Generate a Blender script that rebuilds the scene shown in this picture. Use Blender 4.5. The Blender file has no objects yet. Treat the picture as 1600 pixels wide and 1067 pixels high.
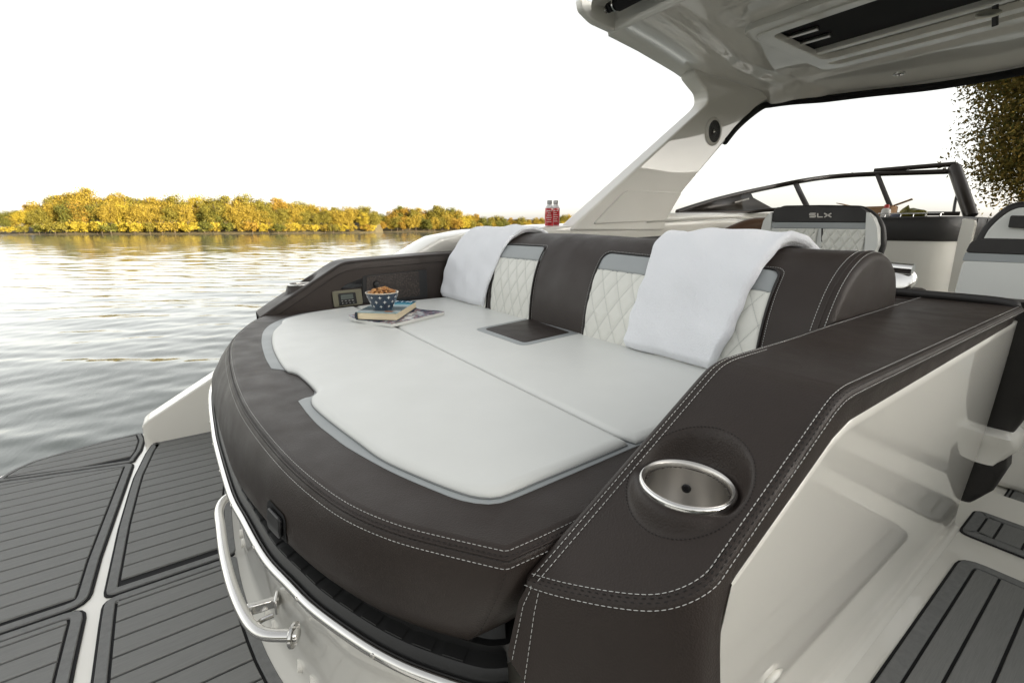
import bpy, bmesh, math, random
import numpy as np
from mathutils import Vector, Matrix
from mathutils.geometry import tessellate_polygon
R = math.radians
rng = random.Random(7)
nrng = np.random.default_rng(7)
S = bpy.context.scene
COL = S.collection

# ------------------------------------------------------------------ camera
# Boat axes: +X towards the bow, +Y to port, +Z up, z = 0 at the swim platform, metres.
FPX, HORIZON, BOWVP, EYE = 700.0, 358.0, 1860.0, 0.94
CX, CY = 800.0, 533.5
PITCH = math.atan((CY - HORIZON) / FPX)
YAW = math.atan((BOWVP - CX) / math.hypot(FPX, CY - HORIZON))
_h = np.array([math.cos(YAW), math.sin(YAW), 0.0])
FWD = _h * math.cos(PITCH) + np.array([0, 0, -math.sin(PITCH)])
RIGHT = np.array([math.sin(YAW), -math.cos(YAW), 0.0])
UP = np.cross(RIGHT, FWD)
EYEP = np.array([0.0, 0.0, EYE])
cam = bpy.data.cameras.new('camera')
cam.sensor_width = 36.0
cam.lens = 36.0 * FPX / 1600.0
cam.clip_start = 0.02
cam.clip_end = 4000
co = bpy.data.objects.new('camera', cam)
COL.objects.link(co)
co.matrix_world = Matrix((
    (RIGHT[0], UP[0], -FWD[0], EYEP[0]),
    (RIGHT[1], UP[1], -FWD[1], EYEP[1]),
    (RIGHT[2], UP[2], -FWD[2], EYEP[2]),
    (0, 0, 0, 1)))
S.camera = co

# ------------------------------------------------------------------ sky, sun, exposure
SUN_AZ, SUN_EL = R(-64), R(8.5)        # azimuth from the bow towards port (negative = starboard)
sd = np.array([math.cos(SUN_AZ) * math.cos(SUN_EL), math.sin(SUN_AZ) * math.cos(SUN_EL), math.sin(SUN_EL)])
world = bpy.data.worlds.new('World')
S.world = world
world.use_nodes = True
nt = world.node_tree
bg = nt.nodes['Background']
sky = nt.nodes.new('ShaderNodeTexSky')
sky.sky_type = 'NISHITA'
sky.sun_disc = False
sky.sun_elevation = SUN_EL
sky.sun_rotation = math.atan2(sd[0], sd[1])
sky.air_density = 1.0
sky.dust_density = 2.0
sky.ozone_density = 1.0
hsv = nt.nodes.new('ShaderNodeHueSaturation')
hsv.inputs['Saturation'].default_value = 0.14
nt.links.new(sky.outputs[0], hsv.inputs['Color'])
warm = nt.nodes.new('ShaderNodeMix')
warm.data_type = 'RGBA'; warm.blend_type = 'MULTIPLY'
warm.inputs[0].default_value = 1.0
warm.inputs[7].default_value = (1.02, 1.0, 0.96, 1)       # the photograph's warm white balance, over the whole sky
nt.links.new(hsv.outputs[0], warm.inputs[6])
nt.links.new(warm.outputs[2], bg.inputs[0])
bg.inputs[1].default_value = 0.15
sun = bpy.data.lights.new('sun', 'SUN')
sun.energy = 5.0
sun.angle = R(0.6)
sun.color = (1.0, 0.85, 0.64)
so = bpy.data.objects.new('sun', sun)
COL.objects.link(so)
so.rotation_euler = Vector((-sd[0], -sd[1], -sd[2])).to_track_quat('-Z', 'Y').to_euler()
so.location = (0, -30, 30)
S.view_settings.view_transform = 'Standard'
S.view_settings.look = 'None'
S.view_settings.gamma = 1.0
S.view_settings.use_curve_mapping = False
S.view_settings.exposure = 1.85

# ------------------------------------------------------------------ pixel -> place
def P(px, py, x=None, y=None, z=None):
    """the point where the photograph's pixel meets the plane x=, y= or z="""
    d = FWD + RIGHT * ((px - CX) / FPX) + UP * ((CY - py) / FPX)
    if z is not None: t = (z - EYEP[2]) / d[2]
    elif x is not None: t = (x - EYEP[0]) / d[0]
    else: t = (y - EYEP[1]) / d[1]
    return EYEP + d * t
def PP(pts, **k): return [P(a, b, **k) for a, b in pts]

# ------------------------------------------------------------------ mesh helpers
def tag(o, label=None, cat=None, group=None, kind=None):
    if label: o['label'] = label
    if cat: o['category'] = cat
    if group: o['group'] = group
    if kind: o['kind'] = kind
    return o
def thing(name, loc, label, cat, group=None):
    o = bpy.data.objects.new(name, None)
    o.empty_display_size = 0.05
    COL.objects.link(o)
    o.location = loc
    return tag(o, label, cat, group)
def root_loc(p):
    while p is not None and p.parent is not None: p = p.parent
    return np.array(p.location) if p is not None else np.zeros(3)
def obj(name, vf, mat, parent=None, smooth=35, bevel=0, seg=2, label=None, solid=0, loc=None):
    v, f = vf
    v = np.asarray(v, float).reshape(-1, 3)
    base = root_loc(parent) if parent is not None else (np.array(loc) if loc is not None else np.zeros(3))
    me = bpy.data.meshes.new(name)
    if isinstance(f, np.ndarray):                       # large all-quad meshes
        me.vertices.add(len(v)); me.vertices.foreach_set('co', (v - base).ravel())
        me.loops.add(f.size); me.loops.foreach_set('vertex_index', f.ravel().astype(np.int32))
        me.polygons.add(len(f)); me.polygons.foreach_set('loop_start', np.arange(len(f), dtype=np.int32) * 4)
        me.update(calc_edges=True)
    else:
        me.from_pydata((v - base).tolist(), [], [list(map(int, q)) for q in f])
        me.validate()
        bm = bmesh.new(); bm.from_mesh(me)
        bmesh.ops.recalc_face_normals(bm, faces=bm.faces)
        bm.to_mesh(me); bm.free()
    if smooth:
        me.polygons.foreach_set('use_smooth', [True] * len(me.polygons))
        if smooth < 180: me.set_sharp_from_angle(angle=R(smooth))
    if mat is not None:
        for m in (mat if isinstance(mat, (list, tuple)) else [mat]): me.materials.append(m)
    o = bpy.data.objects.new(name, me)
    COL.objects.link(o)
    if parent is not None: o.parent = parent
    elif loc is not None: o.location = loc
    if solid:
        md = o.modifiers.new('solid', 'SOLIDIFY'); md.thickness = solid; md.offset = 0
    if bevel:
        md = o.modifiers.new('bevel', 'BEVEL'); md.width = bevel; md.segments = seg
        md.limit_method = 'ANGLE'; md.angle_limit = R(30); md.harden_normals = False
    if label: o['label'] = label
    return o
def join(*parts):
    V, F = [], []
    n = 0
    for v, f in parts:
        v = np.asarray(v, float).reshape(-1, 3)
        V.append(v); F += [[i + n for i in q] for q in f]; n += len(v)
    return np.concatenate(V), F
def grid(pts, closeu=False, closev=False):
    """pts[i][j] -> quads"""
    a = np.asarray(pts, float); nu, nv = a.shape[:2]
    F = []
    for i in range(nu if closeu else nu - 1):
        for j in range(nv if closev else nv - 1):
            i2, j2 = (i + 1) % nu, (j + 1) % nv
            F.append([i * nv + j, i2 * nv + j, i2 * nv + j2, i * nv + j2])
    return a.reshape(-1, 3), F
def caps(vf, nu, nv):
    """close the ends of a grid whose v direction is closed"""
    v, f = vf
    f = list(f) + [list(range(nv)), [(nu - 1) * nv + j for j in range(nv)][::-1]]
    return v, f
def box(c, s, rz=0, ry=0):
    c = np.array(c); s = np.array(s) / 2
    v = np.array([[x, y, z] for x in (-1, 1) for y in (-1, 1) for z in (-1, 1)]) * s
    M = np.array(Matrix.Rotation(rz, 3, 'Z') @ Matrix.Rotation(ry, 3, 'Y'))
    return v @ M.T + c, [[0, 1, 3, 2], [4, 6, 7, 5], [0, 4, 5, 1], [2, 3, 7, 6], [0, 2, 6, 4], [1, 5, 7, 3]]
def bar(a, b, w, h, up=(0, 0, 1)):
    a, b = np.array(a, float), np.array(b, float)
    d = (b - a) / np.linalg.norm(b - a)
    s = np.cross(d, up); s /= np.linalg.norm(s); u = np.cross(s, d)
    v = [p + s * i * w / 2 + u * j * h / 2 for p in (a, b) for i in (-1, 1) for j in (-1, 1)]
    return np.array(v), [[0, 1, 3, 2], [4, 6, 7, 5], [0, 4, 5, 1], [2, 3, 7, 6], [0, 2, 6, 4], [1, 5, 7, 3]]
def cr(pts, n=None, closed=False, sub=8):
    """Catmull-Rom through pts, resampled evenly to n points"""
    p = np.asarray(pts, float)
    m = len(p); out = []
    rngi = range(m if closed else m - 1)
    for i in rngi:
        if closed: p0, p1, p2, p3 = p[(i - 1) % m], p[i], p[(i + 1) % m], p[(i + 2) % m]
        else: p0, p1, p2, p3 = p[max(i - 1, 0)], p[i], p[i + 1], p[min(i + 2, m - 1)]
        for t in np.linspace(0, 1, sub, endpoint=False):
            out.append(0.5 * ((2 * p1) + (p2 - p0) * t + (2 * p0 - 5 * p1 + 4 * p2 - p3) * t * t + (3 * p1 - p0 - 3 * p2 + p3) * t ** 3))
    if not closed: out.append(p[-1])
    out = np.array(out)
    return resample(out, n, closed) if n else out
def resample(p, n, closed=False):
    p = np.asarray(p, float)
    if closed: p = np.vstack([p, p[:1]])
    d = np.r_[0, np.cumsum(np.linalg.norm(np.diff(p, axis=0), axis=1))]
    t = np.linspace(0, d[-1], n, endpoint=not closed)
    return np.stack([np.interp(t, d, p[:, k]) for k in range(p.shape[1])], 1)
def frames(path, closed=False):
    p = np.asarray(path, float)
    t = (np.roll(p, -1, 0) - np.roll(p, 1, 0)) if closed else np.gradient(p, axis=0)
    t /= np.linalg.norm(t, axis=1)[:, None] + 1e-12
    n = np.cross(t[0], (0, 0, 1.0))
    if np.linalg.norm(n) < .1: n = np.cross(t[0], (1.0, 0, 0))
    N = []
    for k in range(len(p)):
        n = n - t[k] * (n @ t[k]); n /= np.linalg.norm(n); N.append(n)
    N = np.array(N)
    return t, N, np.cross(t, N)
def tube(path, r, n=10, closed=False, ry=None, cap=True):
    p = np.asarray(path, float)
    t, N, B = frames(p, closed)
    r = np.broadcast_to(np.asarray(r, float), (len(p),))
    a = np.linspace(0, 2 * math.pi, n, endpoint=False)
    g = [[p[k] + N[k] * math.cos(q) * r[k] + B[k] * math.sin(q) * (r[k] if ry is None else ry) for q in a] for k in range(len(p))]
    vf = grid(g, closeu=closed, closev=True)
    return vf if closed or not cap else caps(vf, len(p), n)
def lathe(prof, c, n=32, axis=(0, 0, 1)):
    """prof: (r, h) pairs"""
    ax = np.array(axis, float); ax /= np.linalg.norm(ax)
    u = np.cross(ax, (0, 1, 0)) if abs(ax[1]) < .9 else np.cross(ax, (1, 0, 0))
    u /= np.linalg.norm(u); w = np.cross(ax, u)
    a = np.linspace(0, 2 * math.pi, n, endpoint=False)
    g = [[np.array(c) + ax * h + (u * math.cos(q) + w * math.sin(q)) * max(r, 1e-5) for q in a] for r, h in prof]
    return grid(g, closev=True)
def prism(poly, z0, z1, axis='z'):
    """poly 2-D; extruded along axis"""
    n = len(poly)
    def mk(p, h):
        a, b = p[0], p[1]
        return (a, b, h) if axis == 'z' else ((a, h, b) if axis == 'y' else (h, a, b))
    v = [mk(p, z0) for p in poly] + [mk(p, z1) for p in poly]
    f = [list(range(n))[::-1], list(range(n, 2 * n))] + [[i, (i + 1) % n, n + (i + 1) % n, n + i] for i in range(n)]
    return np.array(v), f
def area2(p):
    p = np.asarray(p); x, y = p[:, 0], p[:, 1]
    return 0.5 * np.sum(x * np.roll(y, -1) - np.roll(x, -1) * y)
def inset(poly, d):
    """offset a closed 2-D polygon inwards by d"""
    p = np.asarray(poly, float)[:, :2]
    sgn = 1 if area2(p) > 0 else -1
    e = np.roll(p, -1, 0) - p
    e /= np.linalg.norm(e, axis=1)[:, None] + 1e-12
    nrm = np.stack([-e[:, 1], e[:, 0]], 1) * sgn
    m = nrm + np.roll(nrm, 1, 0)
    L = np.linalg.norm(m, axis=1)[:, None]
    m = m / np.maximum(L, .2)
    c = np.maximum(np.sum(m * nrm, 1), .45)[:, None]
    return p + m * d / c
def roundpoly(poly, r, n=5):
    """round the corners of a closed 2-D polygon"""
    p = np.asarray(poly, float); out = []
    m = len(p)
    rr = r if hasattr(r, '__len__') else [r] * m
    for i in range(m):
        a, b, c = p[i - 1], p[i], p[(i + 1) % m]
        u, v = a - b, c - b
        lu, lv = np.linalg.norm(u), np.linalg.norm(v)
        k = min(rr[i], lu * .49, lv * .49)
        if k < 1e-4: out.append(b); continue
        p0, p1 = b + u / lu * k, b + v / lv * k
        for t in np.linspace(0, 1, n): out.append((1 - t) ** 2 * p0 + 2 * t * (1 - t) * b + t * t * p1)
    return np.array(out)
def slab(poly, z0, z1, r=.004, puff=0.0, steps=4, rx=None):
    """a flat piece with a rounded upper edge; poly 2-D in plan"""
    p = np.asarray(poly, float)[:, :2]
    rings = [np.c_[p, np.full(len(p), z0)], np.c_[p, np.full(len(p), z1 - r)]]
    for k in range(1, steps + 1):
        a = k / steps * math.pi / 2
        q = inset(p, (rx or r) * (1 - math.cos(a)))
        rings.append(np.c_[q, np.full(len(p), z1 - r + r * math.sin(a))])
    if puff:
        for k in (1, 2, 3):
            q = inset(p, r + .012 * k)
            rings.append(np.c_[q, np.full(len(p), z1 + puff * (1 - (1 - k / 3) ** 2))])
    v, f = grid(rings, closev=True)
    n = len(p)
    last = v[(len(rings) - 1) * n:]
    tri = tessellate_polygon([[Vector((q[0], q[1], 0)) for q in last]])
    f = list(f) + [[(len(rings) - 1) * n + j for j in t] for t in tri] + [list(range(n))[::-1]]
    return v, f
def clip_y(poly, y0, y1):
    def half(p, k, sgn):
        out = []
        for i in range(len(p)):
            a, b = p[i], p[(i + 1) % len(p)]
            da, db = (a[1] - k) * sgn, (b[1] - k) * sgn
            if da >= 0: out.append(a)
            if da * db < 0: out.append(a + (b - a) * (da / (da - db)))
        return out
    p = [np.array(q[:2], float) for q in poly]
    p = half(p, y0, 1)
    if len(p) > 2: p = half(p, y1, -1)
    return p
def stitches(paths, length=.0054, gap=.0012, w=.00095, lift=.0012, up=None):
    """dashes of thread lying along the given 3-D paths, joined into one mesh"""
    parts = []
    for path in paths:
        p = np.asarray(path, float)
        d = np.r_[0, np.cumsum(np.linalg.norm(np.diff(p, axis=0), axis=1))]
        n = max(2, int(d[-1] / (length + gap)))
        for k in range(n):
            s0 = k * (length + gap); s1 = s0 + length
            a = np.array([np.interp(s0, d, p[:, c]) for c in range(3)])
            b = np.array([np.interp(s1, d, p[:, c]) for c in range(3)])
            if np.linalg.norm(b - a) < 1e-4: continue
            dr = (b - a) / np.linalg.norm(b - a)
            u = np.array(up if up is not None else (0, 0, 1.0))
            if abs(dr @ u) > .9: u = np.array([0, -1.0, 0])
            s = np.cross(dr, u); s /= np.linalg.norm(s); u = np.cross(s, dr)
            m = (a + b) / 2
            ring = [s * w / 2, u * w / 2, -s * w / 2, -u * w / 2]
            v = [a] + [m - dr * length * .28 + q for q in ring] + [m + dr * length * .28 + q for q in ring] + [b]
            f = [[0, 1 + i, 1 + (i + 1) % 4] for i in range(4)] + [[1 + i, 5 + i, 5 + (i + 1) % 4, 1 + (i + 1) % 4] for i in range(4)] + [[9, 5 + (i + 1) % 4, 5 + i] for i in range(4)]
            parts.append((np.array(v) + u * lift * .3, f))
    return join(*parts)

# ------------------------------------------------------------------ materials
def mat(name, col, rough=.5, metal=0, spec=.5, coat=0, sheen=0, trans=0, ior=1.45, alpha=1):
    m = bpy.data.materials.new(name)
    m.use_nodes = True
    b = m.node_tree.nodes['Principled BSDF']
    b.inputs['Base Color'].default_value = (*col, 1)
    b.inputs['Roughness'].default_value = rough
    b.inputs['Metallic'].default_value = metal
    b.inputs['Specular IOR Level'].default_value = spec
    b.inputs['Coat Weight'].default_value = coat
    b.inputs['Coat Roughness'].default_value = .03
    b.inputs['Sheen Weight'].default_value = sheen
    b.inputs['Transmission Weight'].default_value = trans
    b.inputs['IOR'].default_value = ior
    return m
def N(m, t, **k):
    n = m.node_tree.nodes.new(t)
    for a, b in k.items():
        if a in n.inputs and not hasattr(n, a): n.inputs[a].default_value = b
        else: setattr(n, a, b)
    return n
def L(m, a, b): m.node_tree.links.new(a, b)
def bsdf(m): return m.node_tree.nodes['Principled BSDF']
def tex(m, kind, scale, stretch=(1, 1, 1), detail=3, rough=.5, coord='Object'):
    tc = N(m, 'ShaderNodeTexCoord'); mp = N(m, 'ShaderNodeMapping')
    mp.inputs['Scale'].default_value = stretch
    L(m, tc.outputs[coord], mp.inputs['Vector'])
    if kind == 'noise':
        n = N(m, 'ShaderNodeTexNoise'); n.inputs['Scale'].default_value = scale; n.inputs['Detail'].default_value = detail; n.inputs['Roughness'].default_value = rough
        o = n.outputs[0]
    elif kind == 'voronoi':
        n = N(m, 'ShaderNodeTexVoronoi'); n.inputs['Scale'].default_value = scale; o = n.outputs['Distance']
    elif kind == 'wave':
        n = N(m, 'ShaderNodeTexWave'); n.inputs['Scale'].default_value = scale; o = n.outputs[1]
    L(m, mp.outputs[0], n.inputs['Vector'])
    return o
def bump(m, h, strength=.3, dist=.001, prev=None):
    b = N(m, 'ShaderNodeBump'); b.inputs['Strength'].default_value = strength; b.inputs['Distance'].default_value = dist
    L(m, h, b.inputs['Height'])
    if prev is not None: L(m, prev, b.inputs['Normal'])
    L(m, b.outputs[0], bsdf(m).inputs['Normal'])
    return b.outputs[0]
def vary(m, h, c0, c1, p0=.3, p1=.7, sock='Base Color'):
    r = N(m, 'ShaderNodeValToRGB')
    r.color_ramp.elements[0].position = p0; r.color_ramp.elements[1].position = p1
    r.color_ramp.elements[0].color = (*c0, 1) if hasattr(c0, '__len__') else (c0, c0, c0, 1)
    r.color_ramp.elements[1].color = (*c1, 1) if hasattr(c1, '__len__') else (c1, c1, c1, 1)
    L(m, h, r.inputs[0]); L(m, r.outputs[0], bsdf(m).inputs[sock])
    return r
def vinyl(name, c, rough=.45, grain=.35, spec=.5, var=.12):
    m = mat(name, c, rough, spec=spec)
    g = bump(m, tex(m, 'voronoi', 430, detail=1), grain, .0012)
    bump(m, tex(m, 'noise', 9, detail=2), .10, .006, g)
    n = tex(m, 'noise', 5, detail=6, rough=.65)
    c = np.array(c)
    vary(m, n, tuple(c * (1 - var)), tuple(np.minimum(c * (1 + var), .95)))
    vary(m, tex(m, 'noise', 14, detail=5), rough - .06, rough + .08, sock='Roughness')
    return m
M_DARK = vinyl('brown vinyl', (.0285, .0210, .0175), .47, .24, spec=.38)
M_WHITE = vinyl('white vinyl', (.66, .67, .645), .40, .10, var=.02)
M_GREY = vinyl('grey vinyl', (.31, .33, .335), .45, .15, var=.05)
M_QUILT = vinyl('quilted vinyl', (.68, .68, .63), .45, .10, var=.02)
M_BLACKV = vinyl('charcoal vinyl', (.022, .020, .019), .5, .35)
M_GEL = mat('white gelcoat', (.79, .77, .71), .34, spec=.35, coat=1.0)
bsdf(M_GEL).inputs['Coat Roughness'].default_value = .008
vary(M_GEL, tex(M_GEL, 'noise', 3, detail=5), (.775, .755, .695), (.805, .785, .725))
M_RUBBER = mat('black rubber', (.013, .013, .013), .42)
bump(M_RUBBER, tex(M_RUBBER, 'noise', 160, detail=4), .2, .001)
M_STEEL = mat('polished steel', (.74, .73, .71), .13, metal=1)
vary(M_STEEL, tex(M_STEEL, 'noise', 60, (1, 1, 8), detail=4), .10, .2, sock='Roughness')
M_BRUSH = mat('brushed steel', (.60, .58, .55), .30, metal=1)
bump(M_BRUSH, tex(M_BRUSH, 'noise', 90, (1, 1, 18), detail=3), .12, .0006)
M_THREAD = mat('white thread', (.50, .50, .48), .8)
M_DTHREAD = mat('dark thread', (.010, .009, .008), .8)
M_EVA = mat('grey foam decking', (.135, .14, .14), .72, spec=.35)
vary(M_EVA, tex(M_EVA, 'noise', 16, (1.2, 60, 60), detail=6, rough=.75), (.150, .152, .148), (.235, .236, .228), .25, .75)
_g = bump(M_EVA, tex(M_EVA, 'noise', 26, (1, 38, 38), detail=4), .35, .0012)
bump(M_EVA, tex(M_EVA, 'noise', 900, detail=2), .2, .0006, _g)
M_EVAB = mat('grey foam border', (.115, .118, .12), .72, spec=.35)
vary(M_EVAB, tex(M_EVAB, 'noise', 60, detail=6, rough=.7), (.150, .152, .150), (.20, .202, .198))
bump(M_EVAB, tex(M_EVAB, 'noise', 900, detail=2), .25, .0006)
M_GROOVE = mat('black foam', (.008, .008, .009), .8)
M_BLACK = mat('black plastic', (.012, .012, .013), .35)
M_FRAME = mat('dark bronze frame', (.030, .024, .020), .32, metal=.35)
M_GLASS = mat('clear glass', (.9, .9, .9), .02)
_tr = N(M_GLASS, 'ShaderNodeBsdfTransparent'); _tr.inputs[0].default_value = (.95, .96, .96, 1)
_gl = N(M_GLASS, 'ShaderNodeBsdfGlossy'); _gl.inputs['Roughness'].default_value = .02
_mx = N(M_GLASS, 'ShaderNodeMixShader'); _mx.inputs[0].default_value = .07
L(M_GLASS, _tr.outputs[0], _mx.inputs[1]); L(M_GLASS, _gl.outputs[0], _mx.inputs[2])
L(M_GLASS, _mx.outputs[0], [n for n in M_GLASS.node_tree.nodes if n.type == 'OUTPUT_MATERIAL'][0].inputs[0])
M_TINT = mat('tinted glass', (.006, .006, .007), .06)
M_CANVAS = mat('black canvas', (.008, .008, .009), .8)

# ================================================================== WATER, SHORES
WATER_Z = -0.35
def ripple(x, y):
    """height of the lake, metres"""
    h = np.zeros_like(x)
    r = np.hypot(x, y)
    wr = np.random.default_rng(3)
    wx = x + .8 * np.sin(y * .23 + 1.3) + .35 * np.sin(x * .41 - y * .33)
    wy = y + .8 * np.sin(x * .19 - .4) + .35 * np.sin(y * .47 + x * .29)
    for k in range(30):
        lam = .20 * 1.09 ** k
        a = YAW + R(12) + wr.normal(0, .30)
        amp = .0015 * lam ** .50 * (0.6 + .8 * wr.random())
        fade = np.clip((lam - r * .010) / (lam * .5 + 1e-6), 0, 1)
        ph = wr.random() * 6.28
        s = np.sin((wx * math.cos(a) + wy * math.sin(a)) * 2 * math.pi / lam + ph)
        h += amp * fade * (s + .25 * np.abs(s) * s)
    return h
angs = np.concatenate([np.linspace(R(-180), R(-56), 30, endpoint=False), np.linspace(R(-56), R(56), 620, endpoint=False), np.linspace(R(56), R(180), 30, endpoint=False)])
rad = np.concatenate([[0.05], np.geomspace(1.2, 120, 560), np.geomspace(128, 2600, 24)])
A, RR = np.meshgrid(angs, rad)
wxg, wyg = RR * np.cos(YAW + A), RR * np.sin(YAW + A)
wz = ripple(wxg, wyg) * np.clip((170 - RR) / 120, 0, 1)
wv = np.stack([wxg, wyg, wz + WATER_Z], -1)
M_WATER = mat('lake water', (.085, .100, .088), .07, spec=.5, ior=1.33)
_o = tex(M_WATER, 'noise', 1.0, (1, 1, 1), detail=4, rough=.6)
_tc = [n for n in M_WATER.node_tree.nodes if n.type == 'MAPPING'][0]
_tc.inputs['Rotation'].default_value = (0, 0, -(YAW + R(10)))
_tc.inputs['Scale'].default_value = (5.5, 1.3, 1)
_b1 = bump(M_WATER, _o, .45, .010)
_o2 = tex(M_WATER, 'noise', 1.0, (22, 9, 1), detail=2)
bump(M_WATER, _o2, .22, .004, _b1)
_nu, _nv = wv.shape[:2]
_i, _j = np.meshgrid(np.arange(_nu - 1), np.arange(_nv), indexing='ij')
_j2 = (_j + 1) % _nv
wf = np.stack([_i * _nv + _j, (_i + 1) * _nv + _j, (_i + 1) * _nv + _j2, _i * _nv + _j2], -1).reshape(-1, 4)
lake = obj('lake_water', (wv.reshape(-1, 3), wf), M_WATER, smooth=180)
tag(lake, kind='structure')

def terrain(name, mat_, f, xs, ys):
    X, Y = np.meshgrid(xs, ys, indexing='ij')
    o = obj(name, grid(np.stack([X, Y, f(X, Y)], -1)), mat_, smooth=180)
    return tag(o, kind='structure')
M_BANK = mat('shore earth', (.10, .075, .045), .9)
vary(M_BANK, tex(M_BANK, 'noise', .8, detail=6), (.050, .045, .018), (.115, .085, .035))
bump(M_BANK, tex(M_BANK, 'noise', 2.5, detail=6), .6, .2)
# the far shore follows its waterline in the photograph
shore_px = [(-60, 367.2), (40, 366.6), (200, 366.2), (380, 365.4), (520, 364.4), (585, 364.0), (598, 363.0), (603, 361.6)]
shore = np.array([P(a, b, z=WATER_Z) for a, b in shore_px])
shore2_px = [(560, 362.9), (640, 362.8), (720, 362.6), (800, 362.3), (880, 362.1), (950, 362.0)]
shore2 = np.array([P(a, b, z=WATER_Z) for a, b in shore2_px])
def bank(name, line, depth, rise):
    p = resample(line[:, :2], 60)
    d = p / np.linalg.norm(p, axis=1)[:, None]
    g = []
    for k in range(60):
        row = []
        for j, (q, z) in enumerate([(-2, -1.0), (0, -.05), (1.5, .25), (6, .7), (18, rise * .6), (depth, rise), (depth + 25, -1)]):
            w = p[k] + d[k] * (q + (nrng.normal(0, .5) if 0 < j < 6 else 0))
            row.append((w[0], w[1], WATER_Z + (z * min(1, (59 - k) / 14, (k + .5) / 9) if z > .5 else z) + (nrng.normal(0, .12) if j in (2, 3) else 0)))
        g.append(row)
    o = obj(name, grid(g), M_BANK, smooth=180)
    return tag(o, kind='structure')
bank('far_shore', shore, 45, 6.0)
bank('far_shore', shore2, 60, 7.0)
# near shore: a wooded bank to starboard, raised out of view to keep the boat in shade; it curves round ahead of the bow
def near_bank(X, Y):
    d = np.maximum(-(Y + 14.0), (X - 30.0) * .9 - np.maximum(Y - 2.5, 0) * 4.0)
    h = np.where(d < 0, -1.0, np.minimum(8.2 * (1 - np.exp(-np.clip(d, 0, None) / 7.0)), 7.8))
    return WATER_Z + h + .25 * np.sin(X * .7) * np.sin(Y * .6) * (d > 1)
terrain('near_shore', M_BANK, near_bank, np.linspace(-70, 75, 90), np.linspace(-70, 14, 60))

# ------------------------------------------------------------------ trees
def leaf_mat(name, c, c2, transl=.25):
    m = mat(name, c, .6, spec=.2)
    nt_ = m.node_tree
    oi = N(m, 'ShaderNodeNewGeometry')
    r = vary(m, oi.outputs['Random Per Island'], tuple(np.array(c)), tuple(np.array(c2)), .0, 1.0)
    tr = N(m, 'ShaderNodeBsdfTranslucent')
    L(m, r.outputs[0], tr.inputs[0])
    mx = N(m, 'ShaderNodeMixShader'); mx.inputs[0].default_value = transl
    out = [n for n in nt_.nodes if n.type == 'OUTPUT_MATERIAL'][0]
    L(m, bsdf(m).outputs[0], mx.inputs[1]); L(m, tr.outputs[0], mx.inputs[2]); L(m, mx.outputs[0], out.inputs[0])
    return m
LEAF = [leaf_mat('golden leaves', (.20, .145, .020), (.32, .235, .032)),
        leaf_mat('olive leaves', (.12, .105, .018), (.22, .185, .028)),
        leaf_mat('orange leaves', (.22, .135, .020), (.31, .20, .028)),
        leaf_mat('green leaves', (.075, .080, .016), (.15, .145, .025)),
        leaf_mat('yellow leaves', (.28, .215, .022), (.40, .31, .035))]
LEAFN = leaf_mat('near leaves', (.060, .068, .016), (.22, .145, .032), .50)
M_BARK = mat('bark', (.075, .055, .04), .9)
bump(M_BARK, tex(M_BARK, 'noise', 6, (1, 1, .2), detail=5), .6, .05)
def leaf_cloud(rg, n_clump, per, size, shape=(.36, .36, .36), cz=.62, low=.10):
    """leaf-sized quads gathered into clumps through a crown of unit height"""
    u = rg.normal(size=(n_clump, 3)); u /= np.linalg.norm(u, axis=1)[:, None]
    cc = u * np.array(shape) * (rg.random(n_clump) ** .4 * .82)[:, None]
    cc[:, 2] = np.maximum(cc[:, 2] + cz, low)
    cr_ = rg.uniform(.09, .17, n_clump) * shape[0] / .36
    n = n_clump * per
    w = rg.normal(size=(n, 3)); w /= np.linalg.norm(w, axis=1)[:, None]
    p = np.repeat(cc, per, 0) + w * (np.repeat(cr_, per) * rg.random(n) ** .35)[:, None] * np.array([1, 1, .75])
    nrm = w * .7 + rg.normal(size=(n, 3)) * .6 + np.array([0, 0, .3]); nrm /= np.linalg.norm(nrm, axis=1)[:, None]
    t = np.cross(nrm, rg.normal(size=(n, 3))); t /= np.linalg.norm(t, axis=1)[:, None]; b = np.cross(nrm, t)
    s = (size * rg.uniform(.6, 1.3, n))[:, None]
    V = np.stack([p - t * s, p + b * s * .45, p + t * s, p - b * s * .45], 1).reshape(-1, 3)
    return V, np.arange(n * 4).reshape(-1, 4)
def limbs(rg, h=1.0, r=.02, n=6, top=.85):
    parts = [tube(cr([(0, 0, -.06), (rg.normal(0, .01), 0, .25), (rg.normal(0, .02), rg.normal(0, .02), .55), (rg.normal(0, .03), rg.normal(0, .03), top)], 10), np.linspace(r, r * .25, 10), 7)]
    for k in range(n):
        z0 = rg.uniform(.28, .65); a = rg.uniform(0, 6.28); l = rg.uniform(.16, .3)
        parts.append(tube(cr([(0, 0, z0), (math.cos(a) * l * .5, math.sin(a) * l * .5, z0 + .09), (math.cos(a) * l, math.sin(a) * l, z0 + .22)], 6), np.linspace(r * .5, r * .12, 6), 5))
    return join(*parts)
TREE = []
for k in range(8):
    rg = np.random.default_rng(40 + k)
    sh = [(.40, .40, .40), (.36, .36, .44), (.46, .46, .42), (.40, .40, .43)][k % 4]
    TREE.append((leaf_cloud(rg, 56, 150, .021, sh, cz=.50, low=.10), limbs(rg)))
for k in range(2):
    rg = np.random.default_rng(60 + k)
    TREE.append((leaf_cloud(rg, 20, 60, .055, (.62, .62, .34), cz=.40, low=.06), limbs(rg, top=.5, r=.03)))
TMESH = {}
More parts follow.
